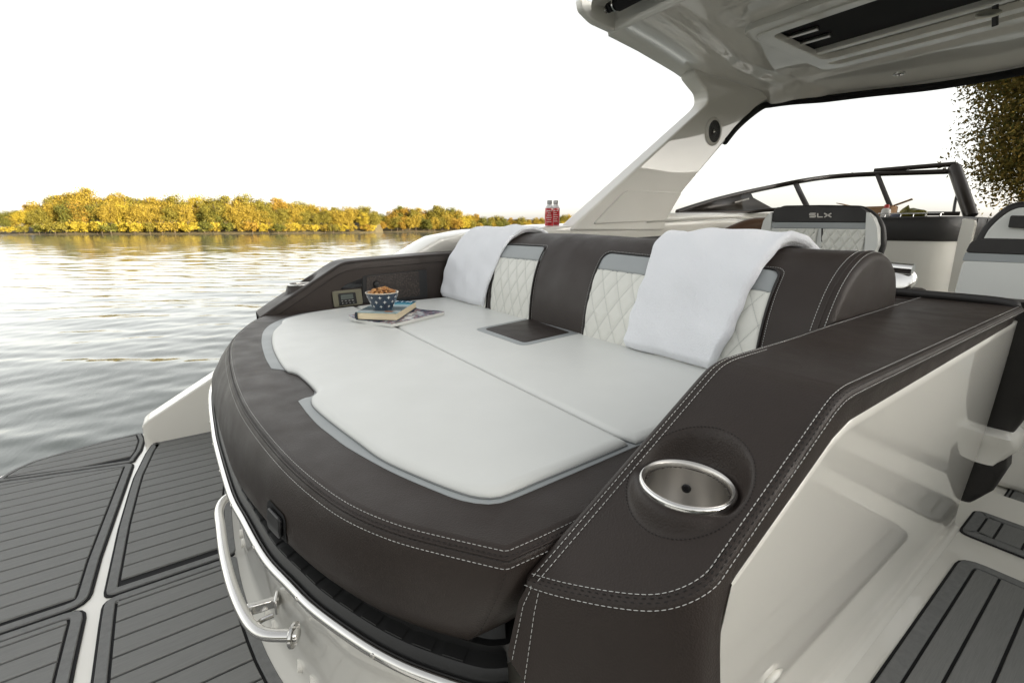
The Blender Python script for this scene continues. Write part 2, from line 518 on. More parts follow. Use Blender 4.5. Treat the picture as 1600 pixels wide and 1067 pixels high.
def plant_tree(loc, h, proto, leafm, label, group, name='shore_tree', cat='tree', sx=1.0, rz=0.0):
    t = thing(name, loc, label, cat, group)
    for part, idx in (('crown', 0), ('trunk', 1)):
        key = (proto, part)
        if key not in TMESH:
            o = obj(part, TREE[proto][idx], None, None, smooth=0 if idx == 0 else 60)
            TMESH[key] = o.data
            o.data.materials.append(leafm if idx == 0 else M_BARK)
        else:
            o = bpy.data.objects.new(part, TMESH[key]); COL.objects.link(o)
        o.parent = t
        o.scale = (h * sx, h * sx, h); o.rotation_euler = (0, 0, rz)
        o.material_slots[0].link = 'OBJECT'
        o.material_slots[0].material = leafm if idx == 0 else M_BARK
    return t
sil = np.array([(-60, 336), (0, 334), (25, 327), (70, 313), (105, 297), (150, 297), (200, 301), (260, 304), (330, 303), (400, 305), (450, 309), (480, 317), (520, 317), (555, 314), (590, 326), (600, 333)])
def far_row(line, pxs, off, hf, sil_, group, labels, names, cat='tree', protos=range(8), jit=6, leafw=None, sx=1.0):
    for px in pxs:
        px2 = px + rng.uniform(-jit, jit)
        b = np.interp(px2, line[:, 0], line[:, 1])
        g = P(px2, b, z=WATER_Z)
        d = g[:2] / np.linalg.norm(g[:2])
        w = g[:2] + d * (off + rng.uniform(-1.5, 1.5))
        dist = np.linalg.norm(w)
        # height: its top reaches the silhouette line of the photograph at that bearing
        top = P(px2, np.interp(px2, sil_[:, 0], sil_[:, 1]) + rng.uniform(-2.5, 5), z=100)
        ang = (100 - EYE) / np.linalg.norm(top[:2])
        zb = WATER_Z + (.4 if off < 5 else 1.0 if off < 12 else 2.0)
        h = max(1.2, (EYE + ang * dist - zb) * hf * rng.uniform(1.04, 1.16))
        k = rng.choices(range(5), leafw or (5, 5, 1, 2, 2))[0]
        plant_tree((w[0], w[1], zb), h, rng.choice(list(protos)), LEAF[k], labels[k], group, names, cat, sx * rng.uniform(.9, 1.2), rng.uniform(0, 6))
cn = ['golden', 'olive', 'orange', 'dark green', 'bright yellow']
sp = np.array(shore_px); sp2 = np.array(shore2_px)
far_row(sp[:-2], range(-40, 592, 19), 13, 1.0, sil, 'tall trees on the left wooded point', [c + ' tall leafy tree at the back of the left wooded point' for c in cn], 'shore_tree', leafw=(7, 5, 1, 1, 2))
far_row(sp, range(-30, 596, 18), 6, .74, sil, 'trees near the water on the left point', [c + ' leafy tree of middle height near the water on the left point' for c in cn], 'shore_tree', leafw=(7, 5, 1, 1, 2))
far_row(sp, range(-30, 596, 15), 1.6, .34, sil, 'waterside bushes of the left point', [c + ' low bush at the waterline of the left wooded point' for c in cn], 'waterside_bush', 'bush', (8, 9), leafw=(6, 5, 1, 2, 4))
sil2 = np.array([(560, 331), (600, 332), (630, 322), (650, 322), (672, 327), (690, 322), (712, 326), (740, 333), (780, 335), (810, 337), (850, 337), (880, 333), (905, 333), (950, 338)])
far_row(sp2, range(566, 945, 10), 14, 1.0, sil2, 'trees on the farther shore', [c + ' small-looking tree on the farther shore behind the sun pad' for c in cn], 'shore_tree', jit=3, leafw=(6, 5, 3, 3, 1))
far_row(sp2, range(570, 945, 10), 3, .62, sil2, 'front trees on the farther shore', [c + ' low tree by the waterline of the farther shore' for c in cn], 'shore_tree', jit=3, leafw=(6, 4, 2, 4, 1))

# the near tree at the right edge, and others on the bank to starboard
def near_tree(loc, h, seed, label, n=620, per=210, size=.0060, shape=(.27, .27, .50)):
    rg = np.random.default_rng(seed)
    t = thing('overhanging_tree', loc, label, 'tree', 'trees on the near bank')
    v, f = leaf_cloud(rg, n, per, size, shape, cz=.50, low=.06)
    obj('crown', (v * h + np.array(loc), f), LEAFN, t, smooth=0)
    v, f = limbs(rg, n=34)
    obj('trunk', (v * h + np.array(loc), f), M_BARK, t, smooth=60)
    return t
near_tree((25.0, 2.75, 0.3), 12.6, 5, 'tall brown-green tree at the right edge behind the windscreen')
for k, (x, y, h) in enumerate([(36, -3, 12), (22, -24, 7), (12, -26, 7.5), (2, -24, 7), (-8, -27, 7.5), (-20, -25, 7)]):
    rg_ = k
    plant_tree((x, y, near_bank(np.array(float(x)), np.array(float(y))).item() - .2), h, k % 8, LEAFN, 'shady broad tree on the near bank beyond the walkway', 'trees on the near bank', 'bank_tree')

# ================================================================== THE BOAT
boat = thing('motor_boat', (0.9, 1.1, 0.0), 'white and brown motor boat with grey decking on its swim platform', 'boat')
# ---- swim platform: white moulding and foam decking panels with planks
edge = [(-.32, 2.52), (-.345, 2.625), (-.49, 2.60), (-.61, 2.565), (-.70, 2.53), (-.745, 2.485), (-.80, 2.40), (-.90, 2.24), (-.98, 2.0), (-1.03, 1.6), (-1.04, .9), (-1.0, -.45)]
edge = cr(edge, 50)
plat = np.vstack([edge, [(1.0, -.60), (2.3, -.72), (2.3, .30), (.6, .34), (.35, 2.52)]])
obj('swim_platform', slab(plat, -.14, 0, .012), M_GEL, boat)
def deck_panel(poly, border=.028, pitch=.060, y0=None, groove=.0062, hatch=None):
    base = obj('deck_panel', prism(poly, -.002, .0035), M_GROOVE, boat)
    ring_o = inset(poly, .0065)
    ring_i = inset(poly, border)
    n = len(poly)
    vo = [np.c_[ring_o, np.full(n, .003)], np.c_[ring_o, np.full(n, .0075)], np.c_[inset(poly, .0080), np.full(n, .009)], np.c_[inset(poly, border - .0015), np.full(n, .009)], np.c_[ring_i, np.full(n, .0075)], np.c_[ring_i, np.full(n, .003)]]
    obj('border', grid(vo, closev=True), M_EVAB, base, smooth=30)
    inner = inset(poly, border + groove)
    lo, hi = inner[:, 1].min(), inner[:, 1].max()
    y = lo if y0 is None else y0
    while y - pitch > lo: y -= pitch
    while y < hi:
        a, b = max(y, lo), min(y + pitch - groove, hi)
        q = clip_y(inner, a, b) if b - a > .006 else []
        if len(q) > 2:
            q = np.array(q)
            keep = [0] + [i for i in range(1, len(q)) if np.linalg.norm(q[i] - q[i - 1]) > 1e-4]
            q = q[keep]
            if len(q) > 2 and abs(area2(q)) > 2e-4: obj('plank', slab(q, .003, .009, .0012, steps=1), M_EVA, base, smooth=30)
        y += pitch
    return base
# transom foot line (z = 0) and the panels between it and the cross joint
foot = cr([(.30, .45), (.17, .56), (.10, .69), (.062, .80), (.039, .884), (.015, 1.0), (-.010, 1.21), (-.018, 1.40), (-.016, 1.65), (.0, 1.9), (.06, 2.15), (.16, 2.40)], 60)
def foot_x(y): return np.interp(y, foot[:, 1], foot[:, 0])
ys = np.linspace(1.4005, 2.43, 14)
fwd_port = [(-.338, 1.4005), (-.345, 1.75), (-.342, 2.0), (-.339, 2.115), (-.318, 2.34), (-.30, 2.44)] + [(foot_x(v) - .012 , v) for v in ys[::-1]]
deck_panel(roundpoly(fwd_port, [.03, 0, 0, 0, 0, .01] + [.0] * 13 + [.03]), y0=1.46)
ys = np.linspace(.50, 1.399, 14)
fwd_stbd = [(foot_x(v) - .012, v) for v in ys] + [(-.337, 1.399), (-.332, 1.30), (-.321, 1.127), (-.305, .90), (-.28, .50)]
deck_panel(roundpoly(fwd_stbd, [0] + [0] * 12 + [.03, .035, 0, 0, 0, 0]), y0=1.355 - .0605 * 12)
deck_panel(roundpoly([(-.362, 1.4005), (-.364, 1.61), (-.354, 1.96), (-.345, 2.262), (-.53, 2.304), (-.754, 2.356), (-.86, 2.22), (-.945, 2.0), (-.99, 1.6), (-.995, 1.4005)], [.05, 0, 0, .03, 0, .02, 0, 0, 0, .03]), y0=1.448)
deck_panel(roundpoly([(-.363, 1.399), (-.355, 1.2), (-.345, 1.0), (-.33, .5), (-1.0, .5), (-1.0, 1.399)], [.045, 0, 0, .03, .03, .03]), y0=1.355 - .0605 * 12)
deck_panel(roundpoly([(-.362, 2.267), (-.347, 2.28), (-.345, 2.30), (-.331, 2.385), (-.329, 2.50), (-.35, 2.606), (-.49, 2.582), (-.61, 2.548), (-.70, 2.512), (-.738, 2.468), (-.768, 2.41), (-.77, 2.361), (-.53, 2.3055)], [.02, 0, 0, 0, .02, .02, 0, 0, 0, 0, .02, .02, 0]), border=.02, y0=2.335)
# walkway panels along the starboard side of the sun pad
deck_panel(roundpoly([(.5, .190), (1.735, .190), (1.735, -.33), (.5, -.33)], [.02, .055, .03, .03]), border=.036, y0=.105 - .06 * 8, groove=.006)
deck_panel(roundpoly([(1.875, .225), (2.085, .225), (2.085, -.33), (1.875, -.33)], [.03, .03, .03, .03]), border=.034, y0=.095 - .06 * 8, groove=.006)
step = [(2.12, .215), (3.3, .215), (3.3, -.33), (2.12, -.33)]
obj('cockpit_sole', prism([(2.1, .28), (5.2, .28), (5.2, -.6), (2.1, -.6)], -.2, -.065), M_GEL, boat)
obj('cockpit_sole', prism([(1.95, .30), (5.2, .30), (5.2, 2.2), (1.95, 2.2)], -.2, -.066), M_GEL, boat)
M_MAT = mat('woven deck mat', (.20, .195, .185), .9)
vary(M_MAT, tex(M_MAT, 'noise', 18, (40, 1.5, 1), detail=5), (.12, .115, .11), (.27, .265, .25))
obj('deck_mat', prism([(2.62, .55), (4.0, .55), (4.0, -.45), (2.62, -.45)], -.064, -.054), M_MAT, boat, bevel=.003)
dp = deck_panel(roundpoly([(2.14, .20), (2.58, .20), (2.58, -.33), (2.14, -.33)], [.01, .01, .01, .01]), border=.012, y0=.01)
for o in [dp] + list(dp.children): o.location.z -= .064 if o is dp else 0

# ---- hull quarter beyond the platform (the white wedge), and the transom under the sun pad
wq = [P(228, 690, y=2.42), P(228, 657, y=2.42), P(336, 587, y=2.42)]
wedge = [(-.325, .0), (-.322, .100), (-.30, .118), (-.05, .262), (.10, .35), (.5, .52), (1.0, .60), (1.0, -.3), (-.30, -.3), (-.325, -.1)]
obj('hull_quarter', prism(roundpoly(wedge, [0, .012, .012, .02, .05, .05, .02, 0, 0, 0]), 2.425, 2.53, 'y'), M_GEL, boat, bevel=.010, seg=3)
RAIL = cr([(.235, .352), (.205, .372), (.160, .429), (.131, .474), (.104, .527), (.069, .609), (.048, .677), (.023, .766), (.002, .902), (-.014, 1.019), (-.030, 1.278), (-.034, 1.417), (-.036, 1.635), (-.030, 1.80), (-.005, 1.98), (.06, 2.16), (.16, 2.36)], 140)
def rail_x(y): return np.interp(y, RAIL[:, 1], RAIL[:, 0])
nrm2 = lambda p: (lambda t: np.stack([-t[:, 1], t[:, 0]], 1) / np.linalg.norm(t, axis=1)[:, None])(np.gradient(p, axis=0))
RN = nrm2(RAIL)                                   # points aft/outwards after the sign check
if RN[70][0] > 0: RN = -RN
FT = np.stack([np.interp(RAIL[:, 1], foot[:, 1], foot[:, 0]), RAIL[:, 1]], 1)
g = []
for zz, k, ins in ((.405, 0, .0), (.385, 0, .003), (.36, .05, .008), (.30, .45, .016), (.22, .8, .012), (.10, .95, .004), (.03, 1.0, .0), (.004, 1.0, -.022), (-.02, 1.0, -.024)):
    base = RAIL * (1 - k) + FT * k
    g.append(np.c_[base - RN * ins, np.full(len(base), zz)])
obj('transom', grid(g), M_GEL, boat, smooth=180)
# rubber ledge between pad and rail, in segments
rub = []
for zz, off in ((.398, -.002), (.412, -.006), (.420, -.012), (.424, -.034), (.440, -.042), (.452, -.050)):
    rub.append(np.c_[RAIL + RN * off, np.full(len(RAIL), zz)])
led = obj('rubber_ledge', grid(rub), M_RUBBER, boat, smooth=40)
_pl = np.vstack([RAIL[:70] + RN[:70] * -.030, [(.5, RAIL[69][1])], [(.5, .352)]])
obj('rubber_base', prism(_pl, .405, .4345), M_RUBBER, led)
for k in range(4, 118, 3):
    a, b = k, k + 3
    q = [np.c_[RAIL[a:b] + RN[a:b] * o_, np.full(b - a, z_)] for z_, o_ in ((.4215, -.0125), (.4226, -.013), (.4246, -.0330), (.424, -.0335))]
    m_ = (RAIL[b - 1] - RAIL[a]) * .02
    q = [np.c_[np.linspace(r[0, 0] + m_[0], r[-1, 0] - m_[0], 3), np.linspace(r[0, 1] + m_[1], r[-1, 1] - m_[1], 3), r[:, 2]] for r in q]
    obj('rubber_tile', grid(q), M_RUBBER, led, smooth=30)
obj('rub_rail', tube(np.c_[RAIL + RN * .004, np.full(len(RAIL), .402)], .0078, 12, ry=.0085), M_STEEL, boat, smooth=180)
for k in range(12, 130, 11):
    c = np.r_[RAIL[k] + RN[k] * .0115, .404]
    obj('rail_screw', lathe([(.0035, -.002), (.0035, .0005), (.0022, .0014), (0, .0014)], c, 10, (RN[k][0], RN[k][1], .25)), M_BRUSH, boat)
# grab rail on the transom
gp = [(-.002, 1.330, .235), (-.038, 1.318, .235), (-.054, 1.275, .230), (-.054, 1.20, .228), (-.051, 1.08, .224), (-.042, .97, .220), (-.028, .885, .215), (-.014, .838, .213), (.004, .812, .212), (.030, .792, .212), (.052, .778, .212)]
gr = obj('grab_rail', tube(cr(gp, 60), .0108, 14), M_STEEL, boat, smooth=180)
obj('mounting_flange', lathe([(.0, .004), (.020, .004), (.022, .002), (.022, -.003)], (.044, .7835, .212), 20, (-.85, .5, 0)), M_STEEL, gr)
obj('bracket', bar((-.024, .905, .205), (.034, .905, .196), .013, .022), M_STEEL, gr, bevel=.003)
obj('bracket_plate', box((.030, .903, .196), (.006, .032, .034), rz=R(-14)), M_STEEL, gr, bevel=.002)
obj('hook', tube(cr([(.020, .862, .205), (-.002, .866, .200), (-.014, .870, .185), (-.012, .872, .170), (.0, .870, .166), (.010, .868, .172)], 24), .0048, 8), M_STEEL, gr)
for yy in (1.385, 1.03, .845):
    obj('hinge_boss', lathe([(0, .010), (.012, .009), (.014, .0), (.014, -.01)], (foot_x(yy) + .006, yy, .075), 14, (-1, .1, .1)), M_GEL, boat)
    obj('hinge_boss', lathe([(0, .010), (.012, .009), (.014, .0), (.014, -.01)], (foot_x(yy - .05) + .006, yy - .05, .075), 14, (-1, .1, .1)), M_GEL, boat)

# ================================================================== SUN PAD
pad = thing('sun_pad', (.55, 1.24, .44), 'large brown and white vinyl sun pad across the stern of the boat', 'sun pad')
TOPC = cr([(.233, .351), (.189, .408), (.150, .462), (.118, .522), (.096, .582), (.073, .673), (.054, .778), (.036, .913), (.024, 1.048), (.018, 1.24), (.022, 1.478), (.039, 1.678), (.077, 1.848), (.132, 2.022), (.175, 2.10)], 110)
BOTC = cr([(.208, .401), (.180, .435), (.150, .478), (.122, .528), (.084, .617), (.050, .727), (.020, .853), (-.004, .997), (-.016, 1.176), (-.022, 1.30), (-.030, 1.512), (-.031, 1.70), (-.018, 1.86), (.03, 2.02), (.09, 2.09)], 110)
sideT = np.array([(x, .351 - .002 * (i > 0)) for i, x in enumerate(np.linspace(1.0, .285, 14))])
sideB = np.array([(x, .396) for x in np.linspace(1.0, .262, 14)])
TT = np.vstack([sideT, TOPC]); BB = np.vstack([sideB, BOTC])
def outn(p):
    t = np.gradient(p, axis=0); t /= np.linalg.norm(t, axis=1)[:, None]
    n = np.stack([-t[:, 1], t[:, 0]], 1)
    return n if n[70][0] < 0 else -n
NT = outn(TT)
_cl = np.vstack([TT, [(1.02, 2.12), (1.02, .349)]])
_mi = (_cl - inset(_cl, 1e-3)) / 1e-3                    # mitred outward normals
NT = _mi[:len(TT)]; NT[0] = (0, -1); NT[-1] = outn(TT)[-1]
prof = [(0, .4445, -.03), (0, .441, -.006), (.0, .446, .0), (.06, .455, .004), (.3, .482, .010), (.55, .518, .012), (.8, .552, .010), (.93, .570, .005), (1, .5795, .0015), (1, .583, -.001), (1, .5855, -.004), (1, .5875, -.0075), (1, .5885, -.0095), (1, .5900, -.0125), (1, .5905, -.0165)]
# the seam sits in a shallow groove between the two stitch lines
g = []
for k, zz, off in prof:
    sag = 0
    g.append(np.c_[BB * (1 - k) + TT * k + NT * off, np.full(len(TT), zz)])
bol = obj('bolster', grid(g), M_DARK, pad, smooth=60)
topring = TT + NT * (-.0165)
tp = np.vstack([topring, [(1.02, 2.115)], [(1.02, topring[0][1])]])
obj('pad_top', (np.c_[tp, np.full(len(tp), .5905)], [list(range(len(tp)))]), M_DARK, pad)
up_line = np.c_[TT + NT * (-.0088), np.full(len(TT), .5885)]
lo_line = np.c_[BB * .04 + TT * .96 + NT * .0045, np.full(len(TT), .5755)]
mid1 = np.c_[TT + NT * (-.0035), np.full(len(TT), .5862)]
mid2 = np.c_[TT + NT * (.0005), np.full(len(TT), .5822)]
st = obj('stitching', stitches([resample(up_line, 400), resample(lo_line, 400)]), M_THREAD, bol, smooth=0); tag(st, kind='stuff')
st = obj('stitching', stitches([resample(mid1, 400), resample(mid2, 400)], length=.004, gap=.003, w=.0011), M_DTHREAD, bol, smooth=0); tag(st, kind='stuff')
obj('seam_piping', tube(np.c_[TT + NT * (-.0015), np.full(len(TT), .5838)], .0017, 6), M_DARK, bol, smooth=180)
ci = 14
cseam = np.array([np.r_[BB[ci] * (1 - k) + TT[ci] * k + NT[ci] * (o_ + .0015), zz] for k, zz, o_ in prof[2:9]])
st = obj('stitching', stitches([resample(cseam, 60)], length=.004, gap=.002, up=(-.5, -.8, 0)), M_DTHREAD, bol, smooth=0); tag(st, kind='stuff')
# grey band and white cushions, outlines taken from the photograph onto the pad's top
gz = .5905
grey_px = [(445, 497.5), (425, 506), (413, 516), (409, 528), (409.5, 541), (415, 560), (424, 576)]
notch_px = [(440, 577.5), (455, 581), (470, 590), (485, 602.5), (491.5, 611), (488.5, 619), (475, 622.5), (466, 627)]
grey2_px = [(475, 640), (495, 662.5), (520, 682.5), (544, 700), (599, 731), (644, 752), (700, 775), (717, 781), (744.5, 786.5), (772, 787.5), (796, 781.5), (841, 763), (909.5, 734), (988.6, 700)]
def xy(px, z): return np.array([P(a, b, z=z)[:2] for a, b in px])
ga = xy(grey_px, gz); gb = xy(notch_px, gz); gc = xy(grey2_px, gz)
outer = np.vstack([[(1.02, 2.092), (.47, 2.092)], cr(np.vstack([[(.40, 2.085), (.312, 2.05)], ga]), 32), cr(gb, 30)[1:], cr(gc, 46)[1:], [(1.02, gc[-1][1] + .005)]])
obj('grey_trim', slab(outer, .587, .5918, .0012, steps=2), M_GREY, pad, smooth=40)
white_px = [(440, 506), (427.5, 518), (425, 530), (427, 543), (435, 560), (447.5, 576.5), (462, 580.5), (475, 590), (486, 600.5), (494.5, 612), (487, 621), (488.5, 631), (512.5, 652.5), (557.5, 686), (600, 715.5), (669, 746), (720, 765), (748, 772), (772, 773), (795, 767), (841, 748), (930, 712), (985, 689)]
wc = xy(white_px, .598)
wcs = np.vstack([cr(wc[:8], 40), cr(wc[8:12], 22)[1:] if False else cr(wc[7:11], 22)[1:], cr(wc[10:], 60)[1:]])
SEAM = .540
wcs = wcs[~((wcs[:, 0] > SEAM - .016) & (wcs[:, 1] < 1.0))]
yst = wcs[-1][1]
aft = np.vstack([cr([(SEAM - .02, 2.050), (.44, 2.032), (.34, 1.995), (.272, 1.945), (.225, 1.90), wcs[0]], 24)[:-1], wcs, [(SEAM - .0025, yst)], [(SEAM - .0025, 2.050)]])
aft = aft[np.r_[True, np.linalg.norm(np.diff(aft, axis=0), axis=1) > .0015]]
obj('aft_cushion', slab(aft, .589, .6045, .0095, steps=8, rx=.015), M_WHITE, pad, smooth=80)
fwdc = roundpoly([(SEAM + .0025, yst - .004), (SEAM + .0025, 2.055), (1.03, 2.075), (1.03, yst - .004)], [.012, .02, 0, 0])
fwdc = np.vstack([resample(np.vstack([fwdc, fwdc[:1]]), 90)[:-1]])
obj('forward_cushion', slab(fwdc, .589, .6045, .0095, steps=8, rx=.015), M_WHITE, pad, smooth=80)
M_PIPE_SHADE = vinyl('piping with painted shadow', (.20, .21, .21), .5, .1)  # darkened to paint the shadow line at the foot of the cushions
for pl_ in (aft, fwdc):
    q_ = inset(pl_, -.0006)
    obj('piping', tube(np.c_[q_, np.full(len(q_), .5932)], .0013, 6, closed=True), M_PIPE_SHADE, pad, smooth=180)
# hinged head panel: dark inset with grey border in front of the backrest
pq = xy([(741, 514.5), (817, 541), (905, 521), (826, 497)], .6045)
pi = xy([(757, 514), (819, 535.5), (890, 519.5), (828, 499)], .6055)
obj('grey_inset', slab(roundpoly(pq, [.03, .03, .01, .01]), .598, .6054, .001, steps=2), M_GREY, pad, smooth=40)
obj('dark_inset', slab(roundpoly(pi, [.018, .018, .008, .008]), .600, .6072, .0012, steps=2), M_DARK, pad, smooth=40)
o_ = roundpoly(pq, [.03, .03, .01, .01]); o_ = inset(o_, -.0035)
st = obj('stitching', stitches([resample(np.c_[o_, np.full(len(o_), .6052)], 90)], length=.003, gap=.0015, w=.0009), M_THREAD, pad, smooth=0); tag(st, kind='stuff')
# pull latch on the aft face; a black patch paints the scoop's shaded hollow
lc = P(433, 803, z=.483)
kk = 14 + int(np.argmin(np.linalg.norm(BOTC - lc[:2], axis=1)))
def bolpt(i, zz, off):
    i0 = int(math.floor(i)); fr_ = i - i0
    k = np.interp(zz, [p[1] for p in prof[2:9]], [p[0] for p in prof[2:9]]); o2 = np.interp(zz, [p[1] for p in prof[2:9]], [p[2] for p in prof[2:9]])
    B_ = BB[i0] * (1 - fr_) + BB[i0 + 1] * fr_; T_ = TT[i0] * (1 - fr_) + TT[i0 + 1] * fr_; n_ = NT[i0] * (1 - fr_) + NT[i0 + 1] * fr_
    return np.r_[B_ * (1 - k) + T_ * k + n_ * (o2 + off), zz]
def bol_patch(ic, wi, z0, z1, off, rnd, nu=12, nv=10):
    """rounded patch on the aft face: centre index, half width in indices, heights"""
    G_ = []
    for v in np.linspace(0, 1, nv):
        zz = z0 + (z1 - z0) * v
        d = max(0, rnd - (z1 - zz), rnd - (zz - z0)); cut = 1 - (rnd - math.sqrt(max(rnd * rnd - d * d, 0))) / (z1 - z0)
        G_.append([bolpt(ic + wi * u * cut, zz, off) for u in np.linspace(-1, 1, nu)])
    return grid(G_)
kk = 14 + float(np.argmin(np.linalg.norm(BOTC - np.array(P(436, 812, z=.470)[:2]), axis=1)))
latch = obj('scoop_shade_patch', bol_patch(kk, 2.3, .4465, .514, .0015, .018), M_GROOVE, pad, smooth=180)
obj('latch_tab', bol_patch(kk - .3, 1.55, .462, .507, .0055, .010), M_BLACK, latch, smooth=60, solid=.006, bevel=.002)

# ================================================================== STARBOARD ARMREST
YO = .192
inner_line = cr([(.257, .340, .562), (.30, .340, .5883), (.36, .340, .6249), (.423, .340, .6634), (.50, .340, .7104), (.54, .340, .7348), (.556, .340, .7443), (.570, .340, .7515), (.585, .340, .7562), (.603, .340, .7588), (.63, .340, .7598), (.80, .344, .760), (1.0, .355, .760), (1.44, .372, .760), (1.60, .378, .760)], 420)
def arm_z(x):
    return np.interp(x, inner_line[:, 0], inner_line[:, 2])
def arm_yi(x): return np.interp(x, inner_line[:, 0], inner_line[:, 1])
CUPC = np.array([.424, .2665]); CUPR = .052; CUPZ = .656
arm_root = thing('armrest', (1.0, .27, .33), 'broad brown vinyl armrest with steel cup holder beside the walkway', 'armrest')
obj('core', box((1.08, .31, .50), (.9, .03, .4)), M_BLACKV, arm_root)
# plan outline of the top: aft edge meets the walkway side in a rounded corner
aft_edge = []
for a, b in [(829, 898), (865, 909), (900, 917), (955, 927), (1009, 932), (1045, 928), (1075, 917), (1095, 905), (1110, 893), (1128, 870), (1145, 845)]:
    d = FWD + RIGHT * ((a - CX) / FPX) + UP * ((CY - b) / FPX)
    sl = .61                                     # the slope z = .562 + sl (x - .257)
    t = (EYE - .562 + sl * .257) / (sl * d[0] - d[2])
    q = EYEP + d * t
    aft_edge.append((q[0], max(q[1], YO)))
aft_edge[0] = (.257, .340)
per = np.vstack([cr(aft_edge, 40), [(x, YO) for x in (.41, .425, .4350, .4362, .450)], [(x, YO) for x in np.linspace(.47, 1.60, 90)]])
AFT_E = cr(aft_edge, 60)
def aft_x(y): return np.interp(y, AFT_E[::-1, 1], AFT_E[::-1, 0])
def top_z(x, y):
    z = arm_z(x)
    dd = np.hypot(x - CUPC[0], y - CUPC[1])
    k = np.clip((dd - CUPR * 1.03) / .0115, 0, 1); k = k * k * (3 - 2 * k)
    return (CUPZ - .004) * (1 - k) + z * k
us = np.concatenate([np.linspace(0, 1, 150)])
rows = []
xs1 = np.concatenate([np.linspace(0, .30, 130), np.linspace(.31, 1.0, 50)])
vv = np.linspace(0, 1, 76)
G = []
for u in xs1:
    row = []
    for v in vv:
        y = YO * (1 - v) + .340 * v
        x0 = aft_x(y); x = x0 + (1.60 - x0) * u
        yy = YO + (arm_yi(x) - YO) * v
        row.append((x, yy, top_z(np.array(x), np.array(yy)).item()))
    G.append(row)
G = np.array(G)
v_, f_ = grid(G)
cen = np.array([np.mean(v_[q], axis=0) for q in f_])
keep = np.hypot(cen[:, 0] - CUPC[0], cen[:, 1] - CUPC[1]) > CUPR * .86
f_ = [q for q, k in zip(f_, keep) if k]
obj('armrest_top', (v_, f_), M_DARK, arm_root, smooth=180)
# skirt: rolls over the edge and hangs down the aft and walkway sides
pz = np.array([arm_z(p[0]) for p in per])
pn = nrm2(per)
if pn[60][1] > 0: pn = -pn
sk = []
for off, dz in ((0, 0), (.004, -.001), (.0075, -.0045), (.009, -.010)):
    sk.append(np.c_[per + pn * off, pz + dz])
def wall_y(z): return .1985 + (.70 - z) * .070
WX, WZ = [.436, .441, .552, .620, .662, 1.2, 1.665, 1.76, 1.85, 1.90], [.560, .566, .641, .688, .702, .712, .720, .53, .333, .06]
def topz(x): return np.interp(x, WX, WZ)
yk = np.clip((per[:, 0] - .34) / .08, 0, 1)                       # 0 on the aft face, 1 on the walkway side
z_aft = np.interp(per[:, 1], [.19, .26, .30, .34], [.33, .38, .425, .472])
on_side = per[:, 0] > .4355
zl = np.where(on_side, topz(per[:, 0]) - .008, z_aft)
pn[0] = (-1.0, .0); pn[1] = (-.99, -.06); pn[1] /= np.linalg.norm(pn[1])
for k in (.2, .45, .7, .9, 1.0):
    zz = (pz - .010) * (1 - k) + np.minimum(zl, pz - .02) * k
    o_side = (.010 - (wall_y(zz) - .0005 - (YO - .010)) * np.clip((pz - zz) / .03, 0, 1))
    o_aft = .010 + (pz - zz) * .24
    off_ = o_side * yk + o_aft * (1 - yk)
    sk.append(np.c_[per + pn * off_[:, None], zz])
sk = np.array(sk)
obj('armrest_skirt', grid(sk), M_DARK, arm_root, smooth=60)
# inner side, down to the pad; it starts on the skirt's own edge
inn = [list(sk[:, 0])]
inn += [[np.r_[p[0], p[1] + o_, p[2] + dz] for o_, dz in ((0, 0), (.003, -.001), (.006, -.004), (.008, -.010), (.008, -.025), (.008, -.05), (.008, -.07))] + [np.r_[p[0], p[1] + .008, min(.50, p[2] - .08)], np.r_[p[0], p[1] + .008, .43]] for p in inner_line]
obj('armrest_lining', grid(inn), M_DARK, arm_root, smooth=60)
_q = per + pn * -.0010
s1 = np.c_[_q, [arm_z(x) + .0008 for x in _q[:, 0]]]
s2 = np.c_[per + pn * .0092, pz - .0085]
si = np.array([[p[0], p[1] - .004, p[2] + .0008] for p in inner_line]); si2 = np.array([[p[0], p[1] - .0125, p[2] + .0008] for p in inner_line[:int(len(inner_line) * .36)]])
ed = sk[2:, 1] + np.array([-.0012, -.001, 0])
ed2 = sk[3:, 3] + np.array([-.0012, 0, 0])
st = obj('stitching', stitches([resample(s1, 500), resample(s2, 500), resample(si, 500), resample(si2, 200), resample(ed, 40), resample(ed2, 40)]), M_THREAD, arm_root, smooth=0); tag(st, kind='stuff')
sm = np.c_[per + pn * .0060, pz - .0028]; sm1 = np.c_[per + pn * .0025, pz - .0002]
st = obj('stitching', stitches([resample(sm, 400), resample(sm1, 400)], length=.0045, gap=.0035, w=.0011), M_DTHREAD, arm_root, smooth=0); tag(st, kind='stuff')
# cup holder
def cup_holder(c, parent, r=.052, depth=.055):
    ux_, uy_ = np.array(c[:2]) / np.linalg.norm(c[:2])
    h = obj('cup_holder', lathe([(r, -.002), (r + .0005, .0015), (r - .002, .0042), (r - .004, .0030), (r - .0052, .001), (r - .0056, -.004), (r - .007, -depth), (r - .009, -depth - .003), (.006, -depth - .005), (0, -depth - .005)], c, 56), M_BRUSH, parent, smooth=50)
    obj('rim', lathe([(r + .0005, -.004), (r + .0012, .0), (r + .0005, .0025), (r - .0012, .0036), (r - .0032, .0034), (r - .0045, .0018), (r - .005, -.002)], c, 56), M_STEEL, h, smooth=180)
    obj('drain_screw', lathe([(.0055, 0), (.0055, .002), (.0045, .003), (.0022, .003), (.002, .0015), (0, .0015)], np.array(c) + np.array([ux_ * (r - .0068), uy_ * (r - .0068), -.031]), 16, (-ux_, -uy_, .1)), M_BLACK, h)
    return h
cup_holder((CUPC[0], CUPC[1], CUPZ), arm_root)
